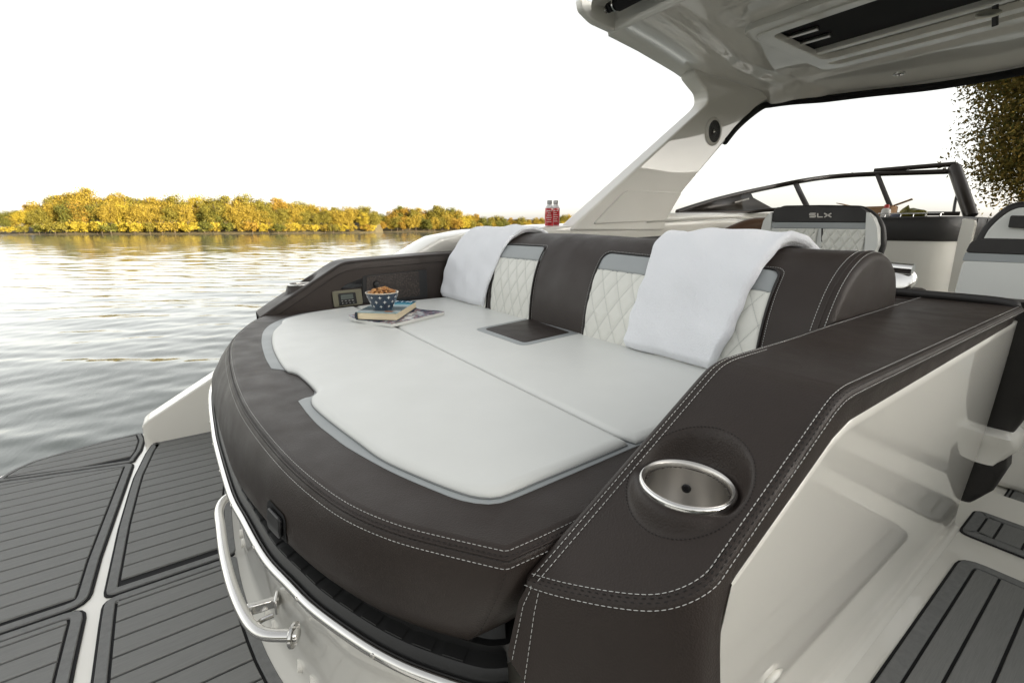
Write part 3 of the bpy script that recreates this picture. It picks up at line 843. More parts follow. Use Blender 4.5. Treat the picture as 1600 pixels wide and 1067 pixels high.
ths = np.linspace(0, 2 * math.pi, 120)
ring = []
for t in ths:
    q = CUPC + np.array([math.cos(t), math.sin(t)]) * (CUPR * 1.04 + .0125)
    ring.append((q[0], q[1], top_z(q[0], q[1]) + .0004))
st = obj('stitching', stitches([resample(np.array(ring), 140)], length=.0028, gap=.0016, w=.0009), M_DTHREAD, arm_root, smooth=0); tag(st, kind='stuff')
# white moulded side of the lounge along the walkway; it leans in towards the floor
def wall_y(z): return .1985 + (.70 - z) * .070
wall_top = [(.436, -.02), (.436, .44), (.440, .566), (.552, .641), (.620, .688), (.662, .702), (1.2, .712), (1.625, .720), (1.70, .55), (1.80, .333), (1.86, .06), (1.86, -.02)]
wt = roundpoly(wall_top, [0, 0, .02, .02, .03, .03, .05, .03, .02, .03, .03, 0])
wpoly = resample(np.vstack([wt, wt[:1]]), 160)[:-1]
cz = np.array([(x, wall_y(z), z) for x, z in wpoly])
rows = []
zs = np.linspace(0, 1, 40)
xsg = np.concatenate([np.linspace(.436, .70, 40), np.linspace(.71, 1.66, 40), np.linspace(1.665, 1.90, 30)])
G = []
for x in xsg:
    tz = topz(x); row = []
    row.append((x, wall_y(tz) + .016, tz - .001))
    row.append((x, wall_y(tz) + .002, tz))
    for k in zs:
        z = tz * (1 - k) + .03 * k
        row.append((x, wall_y(z) - .0015 - .004 * math.exp(-((z - .03) / .03) ** 2), z - .002 * (k == 0)))
    row += [(x, wall_y(.02) - .008, .018), (x, wall_y(.01) - .016, .008), (x, wall_y(0) - .022, .004), (x, wall_y(0) - .026, -.004)]
    G.append(row)
obj('lounge_side', grid(G), M_GEL, boat, smooth=180)
obj('lounge_side', prism([(.436, .02), (.436, .44), (.44, .55), (.552, .60)], wall_y(.3) + .02, .33, 'y'), M_GEL, boat)
tab = obj('side_latch', tube(np.array([P(1196, 1067, y=.226), P(1213, 1052, y=.224), P(1222, 1045, y=.2235)]), [.006, .0055, .002], 12), M_GEL, boat, smooth=180)
# cores so that the body of the lounge is solid below the upholstery
obj('lounge_core', prism([(.30, .36), (.30, .55), (.12, .72), (.06, 1.0), (.06, 1.6), (.14, 2.0), (.3, 2.2), (1.95, 2.2), (1.95, .30), (.45, .30)], .002, .43), M_GEL, boat)
# padded forward end of the armrest
pst = []
for z, x0, x1, y0, y1 in ((z_, a_ + .035 + (.768 - z_) * .09, b_ + .035 + (.768 - z_) * .09, c_, d_) for z_, a_, b_, c_, d_ in ((.768, 1.59, 1.66, .165, .30), (.74, 1.605, 1.70, .145, .30), (.70, 1.622, 1.73, .137, .30), (.55, 1.70, 1.815, .140, .30), (.42, 1.765, 1.875, .155, .30), (.36, 1.80, 1.89, .172, .30), (.335, 1.815, 1.88, .19, .30))):
    pst.append(roundpoly([(x0, y0), (x1, y0), (x1, y1), (x0, y1)], .025, 5))
pst = [np.c_[p, np.full(len(p), z)] for p, z in zip(pst, (.768, .74, .70, .55, .42, .36, .335))]
obj('armrest_pad_end', caps(grid(pst, closev=True), len(pst), len(pst[0])), M_BLACKV, arm_root, smooth=60)
col = [np.c_[roundpoly([(x0, y0), (x1, y0), (x1, .30), (x0, .30)], .03, 5), np.full(20, z)] for z, x0, x1, y0 in ((.37, 1.86, 1.985, .175), (.35, 1.845, 2.005, .155), (.315, 1.86, 2.01, .15), (.29, 1.87, 2.0, .165), (.25, 1.87, 1.97, .185))]
obj('end_moulding', caps(grid(col, closev=True), 5, 20), M_GEL, boat, smooth=60)
col = [np.c_[roundpoly([(x0, y0), (x1, y0), (x1, .30), (x0, .30)], .03, 5), np.full(20, z)] for z, x0, x1, y0 in ((.30, 1.875, 1.995, .172), (.24, 1.88, 2.005, .165), (.16, 1.89, 1.995, .18), (.105, 1.91, 1.97, .21), (.09, 1.92, 1.96, .22))]
obj('textured_boot', caps(grid(col, closev=True), 5, 20), M_BLACKV, boat, smooth=60)
lipp = [(1.475, .385, .762), (1.50, .34, .764), (1.545, .27, .767), (1.585, .215, .770), (1.61, .18, .768)]
lip = obj('armrest_lip', tube(cr([(1.60, .56, .766), (1.60, .45, .768), (1.605, .36, .768), (1.605, .27, .768), (1.60, .215, .766), (1.595, .190, .757)], 40), np.array([.004] + [.0115] * 38 + [.004]), 12), M_BLACKV, arm_root, smooth=180)
obj('armrest_shelf', prism([(1.36, .36), (1.60, .37), (1.60, .62), (1.36, .62)], .55, .752), M_DARK, arm_root, bevel=.01)

# ================================================================== PORT ARMREST
pa = thing('armrest', (.75, 2.20, .35), 'brown armrest with mesh pocket and remote control on the water side', 'armrest')
obj('core', box((.75, 2.21, .45), (.9, .1, .2)), M_BLACKV, pa)
ptop = cr([(.165, .585), (.24, .632), (.33, .686), (.42, .740), (.485, .779), (.515, .793), (.545, .799), (.60, .803), (.80, .812), (1.06, .822), (1.5, .826)], 120)
PY0, PY1 = 2.10, 2.285
G = []
PCUP = np.array([P(470, 444, y=2.2)[0], 2.205]); PCZ = P(470, 444, y=2.2)[2]
for x, z in ptop:
    row = [(x, PY0, .56), (x, PY0, z - .05), (x, PY0, z - .012), (x, PY0 + .003, z - .004), (x, PY0 + .010, z)]
    for y in np.linspace(PY0 + .02, PY1 - .014, 40):
        dd = math.hypot(x - PCUP[0], y - PCUP[1]); k = min(max((dd - .054) / .015, 0), 1); k = k * k * (3 - 2 * k)
        row.append((x, y, (PCZ - .004) * (1 - k) + z * k))
    row += [(x, PY1 - .004, z - .003), (x, PY1, z - .012), (x, PY1, z - .09), (x, PY1 - .02, .45)]
    G.append(row)
obj('armrest_top', grid(G), M_DARK, pa, smooth=45)
obj('armrest_nose', grid([[G[0][j], (G[0][j][0] + .02, G[0][j][1], .50)] for j in range(len(G[0]))]), M_DARK, pa)
cup_holder((PCUP[0], PCUP[1], PCZ), pa)
l1 = np.array([(x, PY0 - .0008, z - .009) for x, z in ptop]); l2 = np.array([(x, PY0 - .0008, z - .040) for x, z in ptop])
obj('seam_line', tube(l1, .0012, 5), M_DTHREAD, pa); obj('seam_line', tube(l2, .0012, 5), M_DTHREAD, pa)
# recessed storage pocket with mesh, and the remote
def quad_y(px, y): return [(lambda q: (q[0], q[2]))(P(a, b, y=y)) for a, b in px]
fr = quad_y([(566, 431), (666, 421), (668, 466), (566, 474)], PY0)
pk = obj('pocket_frame', prism(roundpoly(fr, .012), PY0 - .006, PY0 + .002, 'y'), M_BLACK, pa, bevel=.002)
M_MESH = mat('speaker mesh', (.02, .016, .014), .5)
_v = tex(M_MESH, 'voronoi', 130)
vary(M_MESH, _v, (.060, .044, .036), (.020, .015, .013), .2, .5); bump(M_MESH, _v, .8, .002)
fr = quad_y([(573, 432), (654, 423.5), (656, 462), (573, 470)], PY0 - .007)
obj('pocket_mesh', prism(roundpoly(fr, .008), PY0 - .0085, PY0 - .004, 'y'), M_MESH, pk)
q = P(588, 444, y=PY0 - .009)
obj('pocket_knob', lathe([(0, .012), (.012, .011), (.015, .006), (.016, 0), (.018, -.002)], q, 20, (0, -1, 0)), M_BLACK, pk)
fr = quad_y([(540, 445), (565, 435), (566, 449), (532, 452)], PY0 - .002)
obj('trim_plate', prism(fr, PY0 - .003, PY0 + .002, 'y'), M_TINT, pa)
M_OLIVE = mat('remote bezel', (.19, .18, .13), .3, metal=.4)
fr = quad_y([(518.4, 455.6), (564, 451), (567, 475), (521.6, 480.5)], PY0 - .004)
rem = obj('remote_control', prism(roundpoly(fr, .008), PY0 - .010, PY0 + .001, 'y'), M_OLIVE, pa, bevel=.002)
fr = quad_y([(528, 459), (555, 456.5), (558, 474), (530.5, 477.5)], PY0 - .010)
obj('remote_face', prism(roundpoly(fr, .004), PY0 - .014, PY0 - .008, 'y'), M_BLACK, rem, bevel=.001)
M_LCD = mat('grey display', (.10, .115, .105), .2)
fr = quad_y([(532, 461), (551, 459), (552.5, 466), (533, 468.5)], PY0 - .0142)
obj('display', prism(fr, PY0 - .0152, PY0 - .013, 'y'), M_LCD, rem)
M_BTN = mat('button legend', (.5, .5, .48), .5)
for r_ in range(2):
    for c_ in range(4):
        q = P(534.5 + c_ * 5.6 + r_, 470.6 + r_ * 3.6 - c_ * .55, y=PY0 - .0145)
        obj('button', box((q[0], PY0 - .015, q[2]), (.013, .003, .006)), M_BLACK, rem, bevel=.001)
        obj('legend', box((q[0], PY0 - .0168, q[2]), (.007, .0008, .0014)), M_BTN, rem)

# ================================================================== BACKREST OF THE SUN PAD
bk = thing('backrest', (1.2, 1.2, .55), 'long brown backrest bolster with white quilted insets behind the sun pad', 'backrest')
BPROF = cr([(1.00, .585), (1.003, .62), (1.018, .70), (1.045, .78), (1.085, .85), (1.14, .898), (1.21, .921), (1.29, .915), (1.36, .88), (1.40, .81), (1.41, .70), (1.41, .55)], sub=12)
BS = np.r_[0, np.cumsum(np.linalg.norm(np.diff(BPROF, axis=0), axis=1))]
_bt = np.gradient(BPROF, axis=0); _bt /= np.linalg.norm(_bt, axis=1)[:, None]
BNRM = np.stack([-_bt[:, 1], _bt[:, 0]], 1)
def back(y, s, off=0.0):
    """point of the backrest at y and girth s (from the seat up and over), lifted by off"""
    x = np.interp(s, BS, BPROF[:, 0]); z = np.interp(s, BS, BPROF[:, 1])
    nx = np.interp(s, BS, BNRM[:, 0]); nz = np.interp(s, BS, BNRM[:, 1])
    sag = -.030 * np.clip((1.35 - y) / .85, 0, 1) * np.clip((z - .6) / .3, 0, 1)
    return np.stack([x + nx * off, y + 0 * s, z + nz * off + sag], -1)
ssv = BS[::2]
rows = []
E0, E1 = .372, 2.155
def end_row(y, f, dome=0):
    r = back(np.full(len(ssv), y), ssv)
    c = np.array([1.21, y, .66])
    q = c + (r - c) * f
    q[:, 1] = y
    return q
for u in (0.0, .25, .5, .75, 1.0):
    a = u * math.pi / 2
    rows.append(end_row(E0 + .022 * (1 - math.cos(a)), .91 + .09 * math.sin(a)))
for y in np.linspace(E0 + .03, E1 - .05, 60): rows.append(back(np.full(len(ssv), y), ssv))
for u in (0.0, .3, .6, .85, 1.0):
    a = u * math.pi / 2
    rows.append(end_row(E1 - .05 + .05 * math.sin(a), 1 - .22 * (1 - math.cos(a))))
v_, f_ = grid(rows)
n_ = len(ssv)
f_ = list(f_) + [list(range(n_)), [(len(rows) - 1) * n_ + j for j in range(n_)]]
body = obj('bolster', (v_, f_), M_DARK, bk, smooth=75)
def on_back(poly, off):
    return np.array([back(np.array(p[0]), np.array(p[1]), off) for p in poly])
def patch(y0, y1, s0, s1, off, r, ny, ns, hfun, side=1.0, edge_drop=.004, slant=0):
    """a rounded patch following the backrest, with its own relief"""
    G = []
    for j in range(ns):
        v = j / (ns - 1); s = s0 + (s1 - s0) * v
        row = []
        dz = max(0, r - (s1 - s)); cut = r - math.sqrt(max(r * r - dz * dz, 0)) if dz > 0 else 0
        a, b = y0 + cut + slant * (v - .5), y1 - cut + slant * (v - .5)
        for i in range(ny):
            u = i / (ny - 1); y = a + (b - a) * u
            e = min(u, 1 - u) * (b - a); e2 = min(v, 1 - v) * (s1 - s0); e = min(e, e2)
            row.append(back(np.array(y), np.array(s), off + hfun(y, s) - edge_drop * max(0, 1 - e / .008) ** 2))
        G.append(row)
    return grid(G)
def diamond(y, s, py=.060, ps=.105, ph=0.0):
    a = (y / py + s / ps + ph) % 1.0; b = (y / py - s / ps + ph) % 1.0
    m = min(abs(a - round(a)), abs(b - round(b)))      # 0 on a stitched line
    return .0026 * (1 - math.exp(-(m / .11) ** 2))
def inset_panel(y0, y1, slant, label):
    pp = obj('quilted_panel', patch(y0, y1, .012, .247, .003, .0, 110, 110, diamond, slant=slant), M_QUILT, bk, smooth=180, label=label)
    lines = []
    for k in range(-40, 60):
        for sg in (1, -1):
            seg = []
            for s in np.linspace(.014, .245, 60):
                y = (k - sg * s / .105) * .060
                sl = slant * ((s - .012) / .235 - .5)
                if y0 + sl + .004 < y < y1 + sl - .004: seg.append(back(np.array(y), np.array(s), .0040))
            if len(seg) > 3: lines.append(np.array(seg))
    st_ = obj('stitching', stitches(lines, length=.0030, gap=.0012, w=.0009, up=(-1, 0, .3)), M_GREY, pp, smooth=0); tag(st_, kind='stuff')
    obj('grey_band', patch(y0 + slant * .5, y1 + slant * .5, .247, .312, .0035, .030, 40, 24, lambda y, s: .0015, slant=slant * .28), M_GREY, bk, smooth=180)
    loop = [(y0 + slant * ((s - .012) / .235 - .5), s) for s in np.linspace(.0, .285, 24)]
    loop += [(y0 + slant * .64 + .028 * (1 - math.cos(t)), .285 + .029 * math.sin(t)) for t in np.linspace(.3, math.pi / 2, 6)]
    loop += [(y1 + slant * .64 - .028 * (1 - math.cos(t)), .285 + .029 * math.sin(t)) for t in np.linspace(math.pi / 2, .3, 6)]
    loop += [(y1 + slant * ((s - .012) / .235 - .5), s) for s in np.linspace(.285, .0, 24)]
    lp = on_back(loop, .0035)
    obj('piping', tube(lp, .0030, 6), M_BLACKV, bk, smooth=180)
    o2 = [(p[0] + (.0085 if p[0] > (y0 + y1) / 2 else -.0085), p[1] + (.008 if p[1] > .30 else 0)) for p in loop]
    st_ = obj('stitching', stitches([resample(on_back(o2, .0008), 260)], length=.0042, gap=.0016, w=.0012, up=(-1, 0, .3)), M_THREAD, bk, smooth=0); tag(st_, kind='stuff')
inset_panel(.500, 1.060, .015, 'white quilted inset of the backrest nearer the cup holder')
inset_panel(1.362, 1.648, .030, 'white quilted inset of the backrest between towel and brown centre')
inset_panel(1.675, 2.05, .015, 'white inset of the backrest mostly under the far towel')
e1 = back(np.full(60, E0 + .034), np.linspace(.02, .75, 60), .0008); e2 = back(np.full(60, E0 + .0115), np.linspace(.02, .75, 60), .0004)
c_ = np.array([1.21, 0, .66]); e2 = np.c_[(c_ + (e2 - c_) * .990)[:, 0], e2[:, 1], (c_ + (e2 - c_) * .990)[:, 2]]
st = obj('stitching', stitches([resample(e1, 200), resample(e2, 200)], w=.0013, up=(-.7, -.7, .3)), M_THREAD, bk, smooth=0); tag(st, kind='stuff')
e3 = back(np.full(60, E0 + .022), np.linspace(.02, .75, 60), .0003)
obj('piping', tube(e3, .0014, 6), M_DARK, bk, smooth=180)

# ================================================================== TOWELS
M_TOWEL = mat('white terry towel', (.85, .865, .90), .95, spec=.1, sheen=.35)
_t = bump(M_TOWEL, tex(M_TOWEL, 'noise', 420, detail=3, rough=.7), .75, .0035)
_t = bump(M_TOWEL, tex(M_TOWEL, 'voronoi', 260), .4, .002, _t)
bump(M_TOWEL, tex(M_TOWEL, 'noise', 14, detail=3), .22, .012, _t)
def towel(label, yl, yr, s0, s1, th, fold, seed):
    """folded towel laid over the backrest: yl(s), yr(s) are its side edges, port then starboard"""
    rg = np.random.default_rng(seed)
    ns, nw, ne = 110, 90, 12
    ph = rg.uniform(0, 6, 6)
    loops = []
    for s in np.linspace(s0, s1, ns):
        a, b = np.interp(s, *yl), np.interp(s, *yr)
        k_end = min(1, (s - s0) / .02, (s1 - s) / .02); k_end = max(k_end, .15) ** .5
        T = th * k_end
        lift = .004 + .010 * math.exp(-((s - .40) / .10) ** 2)
        def wav(y):
            return .0038 * math.sin(y * 23 + s * 5 + ph[0]) + .0026 * math.sin(y * 47 - s * 13 + ph[1]) + .0016 * math.sin(s * 38 + y * 9 + ph[2]) + .0012 * math.sin(s * 71 - y * 31 + ph[3])
        row = []
        edge_w = .0035 * math.sin(s * 31 + ph[4]) + .002 * math.sin(s * 83 + ph[5])
        a2, b2 = a + edge_w, b - edge_w * .7
        for y in np.linspace(a2 - .010, b2 + .010, nw): row.append((y, lift + T * (1 + fold * np.clip((y - (a + b) / 2) / (b - a), -.5, .5)) + wav(y)))
        for t in np.linspace(0, math.pi, ne)[1:-1]: row.append((b2 + .010 - .014 * math.sin(t) * (T / th) ** .5, lift + T * (1 + fold * .5) * (.5 + .5 * math.cos(t)) + wav(b2) * (1 - t / math.pi)))
        for y in np.linspace(b2 + .010, a2 - .010, 10): row.append((y, .0025 + lift * .2))
        for t in np.linspace(math.pi, 0, ne)[1:-1]: row.append((a2 - .010 + .014 * math.sin(t) * (T / th) ** .5, lift + T * (1 - fold * .5) * (.5 + .5 * math.cos(t)) + wav(a2) * (1 - t / math.pi)))
        loops.append([back(np.array(y), np.array(s), o) for y, o in row])
    vf = caps(grid(loops, closev=True), ns, len(loops[0]))
    o = obj('towel', vf, M_TOWEL, None, smooth=180, loc=(1.2, float(np.mean(yl[1])), .60))
    return tag(o, label, 'towel', 'white towels over the backrest')
towel('white folded towel over the far end of the backrest, by the drink bottles', ([.0, .1, .23, .42, .60], [2.095, 2.088, 2.075, 2.06, 2.05]), ([.0, .1, .3, .42, .60], [1.69, 1.665, 1.640, 1.645, 1.66]), .022, .56, .018, .2, 1)
towel('thick white towel over the near end of the backrest, beside the armrest', ([.0, .09, .17, .27, .40, .60], [.872, .858, .850, .860, .895, .915]), ([.0, .06, .13, .25, .40, .60], [.600, .575, .560, .550, .548, .545]), .022, .60, .026, .3, 2)

# ================================================================== THINGS ON THE PAD AND THE SIDE DECK
PZ = .6045
# magazine
def zp(q): return (530 + q[0] * 180 / 1600, 430 + q[1] * 100 / 889)
mA, mB = P(*zp((135, 640)), z=PZ)[:2], P(*zp((745, 735)), z=PZ)[:2]
mdir = (mB - mA) / np.linalg.norm(mB - mA); mper = np.array([-mdir[1], mdir[0]])
if mper[0] < 0: mper = -mper
M_MAG = mat('magazine cover', (.3, .32, .36), .22)
_n = tex(M_MAG, 'noise', 34, detail=4); rmp = vary(M_MAG, _n, (.03, .05, .09), (.75, .76, .78), .38, .62)
for pos, c in ((.44, (.10, .14, .22)), (.50, (.34, .16, .17)), (.55, (.20, .26, .32))):
    e = rmp.color_ramp.elements.new(pos); e.color = (*c, 1)
M_PAPER = mat('paper', (.70, .70, .67), .7)
vary(M_PAPER, tex(M_PAPER, 'noise', 6, (1, 1, 420), detail=3), (.52, .52, .49), (.76, .76, .73))
mag = thing('magazine', (*(mA + mdir * .11 + mper * .14), PZ), 'glossy magazine lying under the book on the sun pad', 'magazine')
mag_l = .285
def mag_sheet(z0, z1, w0, w1):
    G = []
    for i, u in enumerate(np.linspace(w0, w1, 16)):
        row = []
        for v in np.linspace(0, 1, 6):
            p = mA + mdir * (.225 * u) + mper * (mag_l * v)
            curl = .010 * max(0, .12 - u) / .12 * (1 - .5 * v) + .0015 * math.sin(u * 9)
            row.append((p[0], p[1], PZ + curl, ))
        G.append(row)
    top = np.array(G) + (0, 0, z1); bot = np.array(G) + (0, 0, z0)
    per_ = [(i, 0) for i in range(16)] + [(15, j) for j in range(1, 6)] + [(i, 5) for i in range(14, -1, -1)] + [(0, j) for j in range(4, 0, -1)]
    sides = grid([[bot[i][j] for i, j in per_], [top[i][j] for i, j in per_]], closev=True)
    return join(grid(top), sides, grid(bot))
obj('pages', mag_sheet(.001, .0125, 0.006, .994), M_PAPER, mag, smooth=30)
obj('front_cover', mag_sheet(.0125, .0135, 0, 1), M_MAG, mag, smooth=30)
# book
BZ = PZ + .0142
bA, bB = P(*zp((240, 622)), z=BZ)[:2], P(*zp((805, 640)), z=BZ)[:2]
bw = np.linalg.norm(bB - bA); bd = (bB - bA) / bw
bper = P(*zp((1200, 372)), z=BZ)[:2] - bB; bper /= np.linalg.norm(bper)
BL, BT = .280, .030
book = thing('book', (*(bA + bd * bw / 2 + bper * BL / 2), BZ), 'thick hardback book with a sea-blue cover under the snack bowl', 'book')
def bpt(u, v, z): q = bA + bd * (bw * u) + bper * (BL * v); return np.array([q[0], q[1], BZ + z])
def bslab(u0, u1, v0, v1, z0, z1):
    v = [bpt(u, v_, z) for u in (u0, u1) for v_ in (v0, v1) for z in (z0, z1)]
    return np.array(v), [[0, 1, 3, 2], [4, 6, 7, 5], [0, 4, 5, 1], [2, 3, 7, 6], [0, 2, 6, 4], [1, 5, 7, 3]]
M_PAGES = mat('book pages', (.72, .62, .43), .8)
vary(M_PAGES, tex(M_PAGES, 'noise', 5, (2, 2, 600), detail=3), (.58, .47, .30), (.80, .71, .52))
M_SPINE = mat('navy cover cloth', (.018, .028, .040), .5)
M_COVER = mat('sea cover print', (.1, .3, .4), .25)
tc = N(M_COVER, 'ShaderNodeTexCoord'); sep = N(M_COVER, 'ShaderNodeSeparateXYZ')
mpv = N(M_COVER, 'ShaderNodeMapping'); mpv.inputs['Rotation'].default_value = (0, 0, -math.atan2(bper[1], bper[0])); mpv.inputs['Scale'].default_value = (1, 1, 1)
L(M_COVER, tc.outputs['Object'], mpv.inputs[0])
nz_ = N(M_COVER, 'ShaderNodeTexNoise'); nz_.inputs['Scale'].default_value = 22; nz_.inputs['Detail'].default_value = 5
L(M_COVER, tc.outputs['Object'], nz_.inputs['Vector'])
L(M_COVER, mpv.outputs[0], sep.inputs[0])
ma = N(M_COVER, 'ShaderNodeMath', operation='MULTIPLY_ADD'); ma.inputs[1].default_value = 1 / BL; ma.inputs[2].default_value = .46
L(M_COVER, sep.outputs[0], ma.inputs[0])
mb = N(M_COVER, 'ShaderNodeMath', operation='MULTIPLY_ADD'); mb.inputs[1].default_value = .08
L(M_COVER, nz_.outputs[0], mb.inputs[0]); L(M_COVER, ma.outputs[0], mb.inputs[2])
crp = N(M_COVER, 'ShaderNodeValToRGB'); crp.color_ramp.elements[0].color = (.30, .42, .44, 1); crp.color_ramp.elements[0].position = .0
crp.color_ramp.elements[1].color = (.030, .10, .16, 1); crp.color_ramp.elements[1].position = 1.0
for pos, c in ((.10, (.55, .60, .60)), (.20, (.05, .11, .13)), (.42, (.07, .13, .15)), (.50, (.50, .58, .62)), (.60, (.36, .60, .66)), (.70, (.015, .26, .38)), (.86, (.02, .14, .23))):
    e = crp.color_ramp.elements.new(pos); e.color = (*c, 1)
L(M_COVER, mb.outputs[0], crp.inputs[0]); L(M_COVER, crp.outputs[0], bsdf(M_COVER).inputs['Base Color'])
obj('pages', bslab(.03, .985, .012, .988, .003, BT - .003), M_PAGES, book)
obj('back_cover', bslab(.01, 1.0, 0, 1, 0, .003), M_SPINE, book, bevel=.0008)
obj('front_cover', bslab(.01, 1.0, 0, 1, BT - .003, BT), M_COVER, book, bevel=.0008)
spv = []
for v in (0, 1):
    ro = [bpt(.012, v, 0)] + [bpt(.012 - .05 * math.sin(t), v, BT / 2 - BT / 2 * math.cos(t)) for t in np.linspace(0, math.pi, 9)] + [bpt(.035, v, BT - .0025), bpt(.02, v, BT / 2), bpt(.035, v, .0025)]
    spv.append(ro)
obj('spine', caps(grid(spv, closev=True), 2, len(spv[0])), M_SPINE, book, smooth=50)
lt = []
for k, strokes in enumerate([[((0, 0), (.5, 1)), ((.5, 1), (1, 0)), ((.25, .4), (.75, .4))], [((0, 1), (1, 1)), ((1, 1), (0, 0)), ((0, 0), (1, 0))], [((.5, 0), (.5, 1))], [((0, 0), (0, 1)), ((0, 1), (1, 0)), ((1, 0), (1, 1))]]):
    for (a, b), (c, d) in strokes:
        u0 = .22 + k * .19
        lt.append(bar(bpt(u0 + a * .12, .84 + b * .10, BT + .0002), bpt(u0 + c * .12, .84 + d * .10, BT + .0002), .0022, .0006))
obj('cover_lettering', join(*lt), mat('cover lettering', (.75, .78, .8), .5), book, smooth=0)
obj('cover_picture', slab(roundpoly([bpt(.66, .05, 0)[:2], bpt(.86, .05, 0)[:2], bpt(.86, .13, 0)[:2], bpt(.66, .13, 0)[:2]], .006), BZ + BT - .0002, BZ + BT + .0004, .0002, steps=1), mat('cover picture', (.30, .11, .04), .4), book, smooth=0)
# bowl with stars, and the snacks in it
w0 = P(*zp((575, 498)), z=BZ + BT)
BC = np.array([w0[0], w0[1], BZ + BT])
BC[:2] += np.array(FWD[:2]) / np.linalg.norm(FWD[:2]) * .034
M_NAVY = mat('navy glazed ceramic', (.026, .044, .070), .22, coat=.4)
M_RIM = mat('pale glaze', (.62, .55, .44), .3)
bowl = thing('snack_bowl', BC, 'small navy bowl with white four-pointed stars standing on the book', 'bowl')
bprof = [(0, .0), (.032, .0), (.035, .002), (.037, .008), (.043, .022), (.049, .036), (.0545, .050), (.0595, .064)]
obj('bowl_body', lathe(bprof + [(.0585, .0645), (.057, .062), (.051, .045), (.043, .026), (.034, .010), (0, .008)], BC, 56), M_NAVY, bowl, smooth=50)
obj('rim', lathe([(.0598, .0635), (.0602, .065), (.0594, .0664), (.0580, .0664), (.0572, .065)], BC, 56), M_RIM, bowl, smooth=180)
M_STAR = mat('white glaze', (.76, .76, .74), .35)
va = math.atan2(-FWD[1], -FWD[0])
for r_, (h, off, cnt) in enumerate(((.051, 0, 11), (.034, .5, 10), (.017, 0, 9))):
    for k in range(cnt):
        a0 = va + 2 * math.pi * (k + off) / cnt + .12
        rr = np.interp(h, [p[1] for p in bprof[2:]], [p[0] for p in bprof[2:]])
        sl = .37
        c = BC + np.array([math.cos(a0) * rr, math.sin(a0) * rr, h])
        t = np.array([-math.sin(a0), math.cos(a0), 0]); u = np.array([math.cos(a0) * sl, math.sin(a0) * sl, 1]); u /= np.linalg.norm(u)
        n = np.cross(t, u)
        if n @ np.array([math.cos(a0), math.sin(a0), 0]) < 0: n = -n
        s_ = rng.uniform(.0065, .0085); pts = []
        for q in range(8):
            ang = q * math.pi / 4; rad_ = s_ if q % 2 == 0 else s_ * .26
            pts.append(c + t * math.cos(ang) * rad_ + u * math.sin(ang) * rad_ + n * .0006)
        mid = c + n * .0012
        obj('star', (np.array(pts + [mid]), [[q, (q + 1) % 8, 8] for q in range(8)]), M_STAR, bowl, smooth=0)
M_NUT = mat('toasted snack', (.42, .19, .055), .6)
_oi = N(M_NUT, 'ShaderNodeNewGeometry'); vary(M_NUT, _oi.outputs['Random Per Island'], (.30, .115, .03), (.58, .31, .11), 0, 1)
bump(M_NUT, tex(M_NUT, 'noise', 300, detail=3), .5, .001)
parts = []
for k in range(130):
    rr = .050 * math.sqrt(rng.random()); a = rng.uniform(0, 6.28)
    hgt = .058 + .022 * (1 - (rr / .052) ** 2) + rng.uniform(-.006, .003)
    c = BC + np.array([rr * math.cos(a), rr * math.sin(a), hgt])
    bmx = bmesh.new(); bmesh.ops.create_icosphere(bmx, subdivisions=1, radius=1.0)
    vv_ = np.array([v.co[:] for v in bmx.verts]); ff = [[v.index for v in f.verts] for f in bmx.faces]; bmx.free()
    vv_ = vv_ * (1 + .22 * nrng.normal(size=(len(vv_), 1))) * np.array([rng.uniform(.006, .0095), rng.uniform(.004, .0065), rng.uniform(.003, .005)])
    vv_[:, 2] += .18 * vv_[:, 0] ** 2 / .008
    Mx = np.array(Matrix.Rotation(rng.uniform(0, 6.3), 3, 'Z') @ Matrix.Rotation(rng.uniform(-.8, .8), 3, 'X') @ Matrix.Rotation(rng.uniform(-.7, .7), 3, 'Y'))
    parts.append((vv_ @ Mx.T + c, ff))
sn = obj('snack_mix', join(*parts), M_NUT, None, smooth=60, loc=tuple(BC + (0, 0, .03)))
tag(sn, 'golden brown nuts heaped in the navy bowl', 'snacks', kind='stuff')
# two drink bottles on the side deck
M_RED = mat('red drink', (.42, .012, .018), .12, coat=.5)
M_CAP = mat('grey cap', (.42, .42, .42), .4)
M_CLEAR = mat('clear plastic', (.72, .70, .70), .15)
M_LAB = mat('white print', (.7, .66, .62), .5)
def bottle(x, y, z, h, r, label):
    b = thing('drink_bottle', (x, y, z), label, 'bottle', 'red drink bottles on the side deck')
    obj('bottle_body', lathe([(0, 0), (r * .9, 0), (r, .006), (r, h * .66), (r * .97, h * .69)], (x, y, z), 28), M_RED, b, smooth=50)
    obj('neck', lathe([(r * .97, h * .69), (r * .75, h * .77), (r * .46, h * .83), (r * .44, h * .86)], (x, y, z), 28), M_CLEAR, b, smooth=50)
    obj('cap', lathe([(r * .56, h * .85), (r * .58, h * .86), (r * .58, h * .97), (r * .5, h), (0, h)], (x, y, z), 24), M_CAP, b, smooth=50)
    for k in range(6):
        zz = z + h * (.14 + .085 * k); w_ = [.8, .6, .9, .7, .5, .85][k]
        ang = np.linspace(va - w_ * .8, va + w_ * .5, 8)
        g_ = [[(x + math.cos(t) * (r + .0006), y + math.sin(t) * (r + .0006), zz + q) for t in ang] for q in (0, h * .022)]
        obj('label_print', grid(g_), M_LAB, b)
    return b
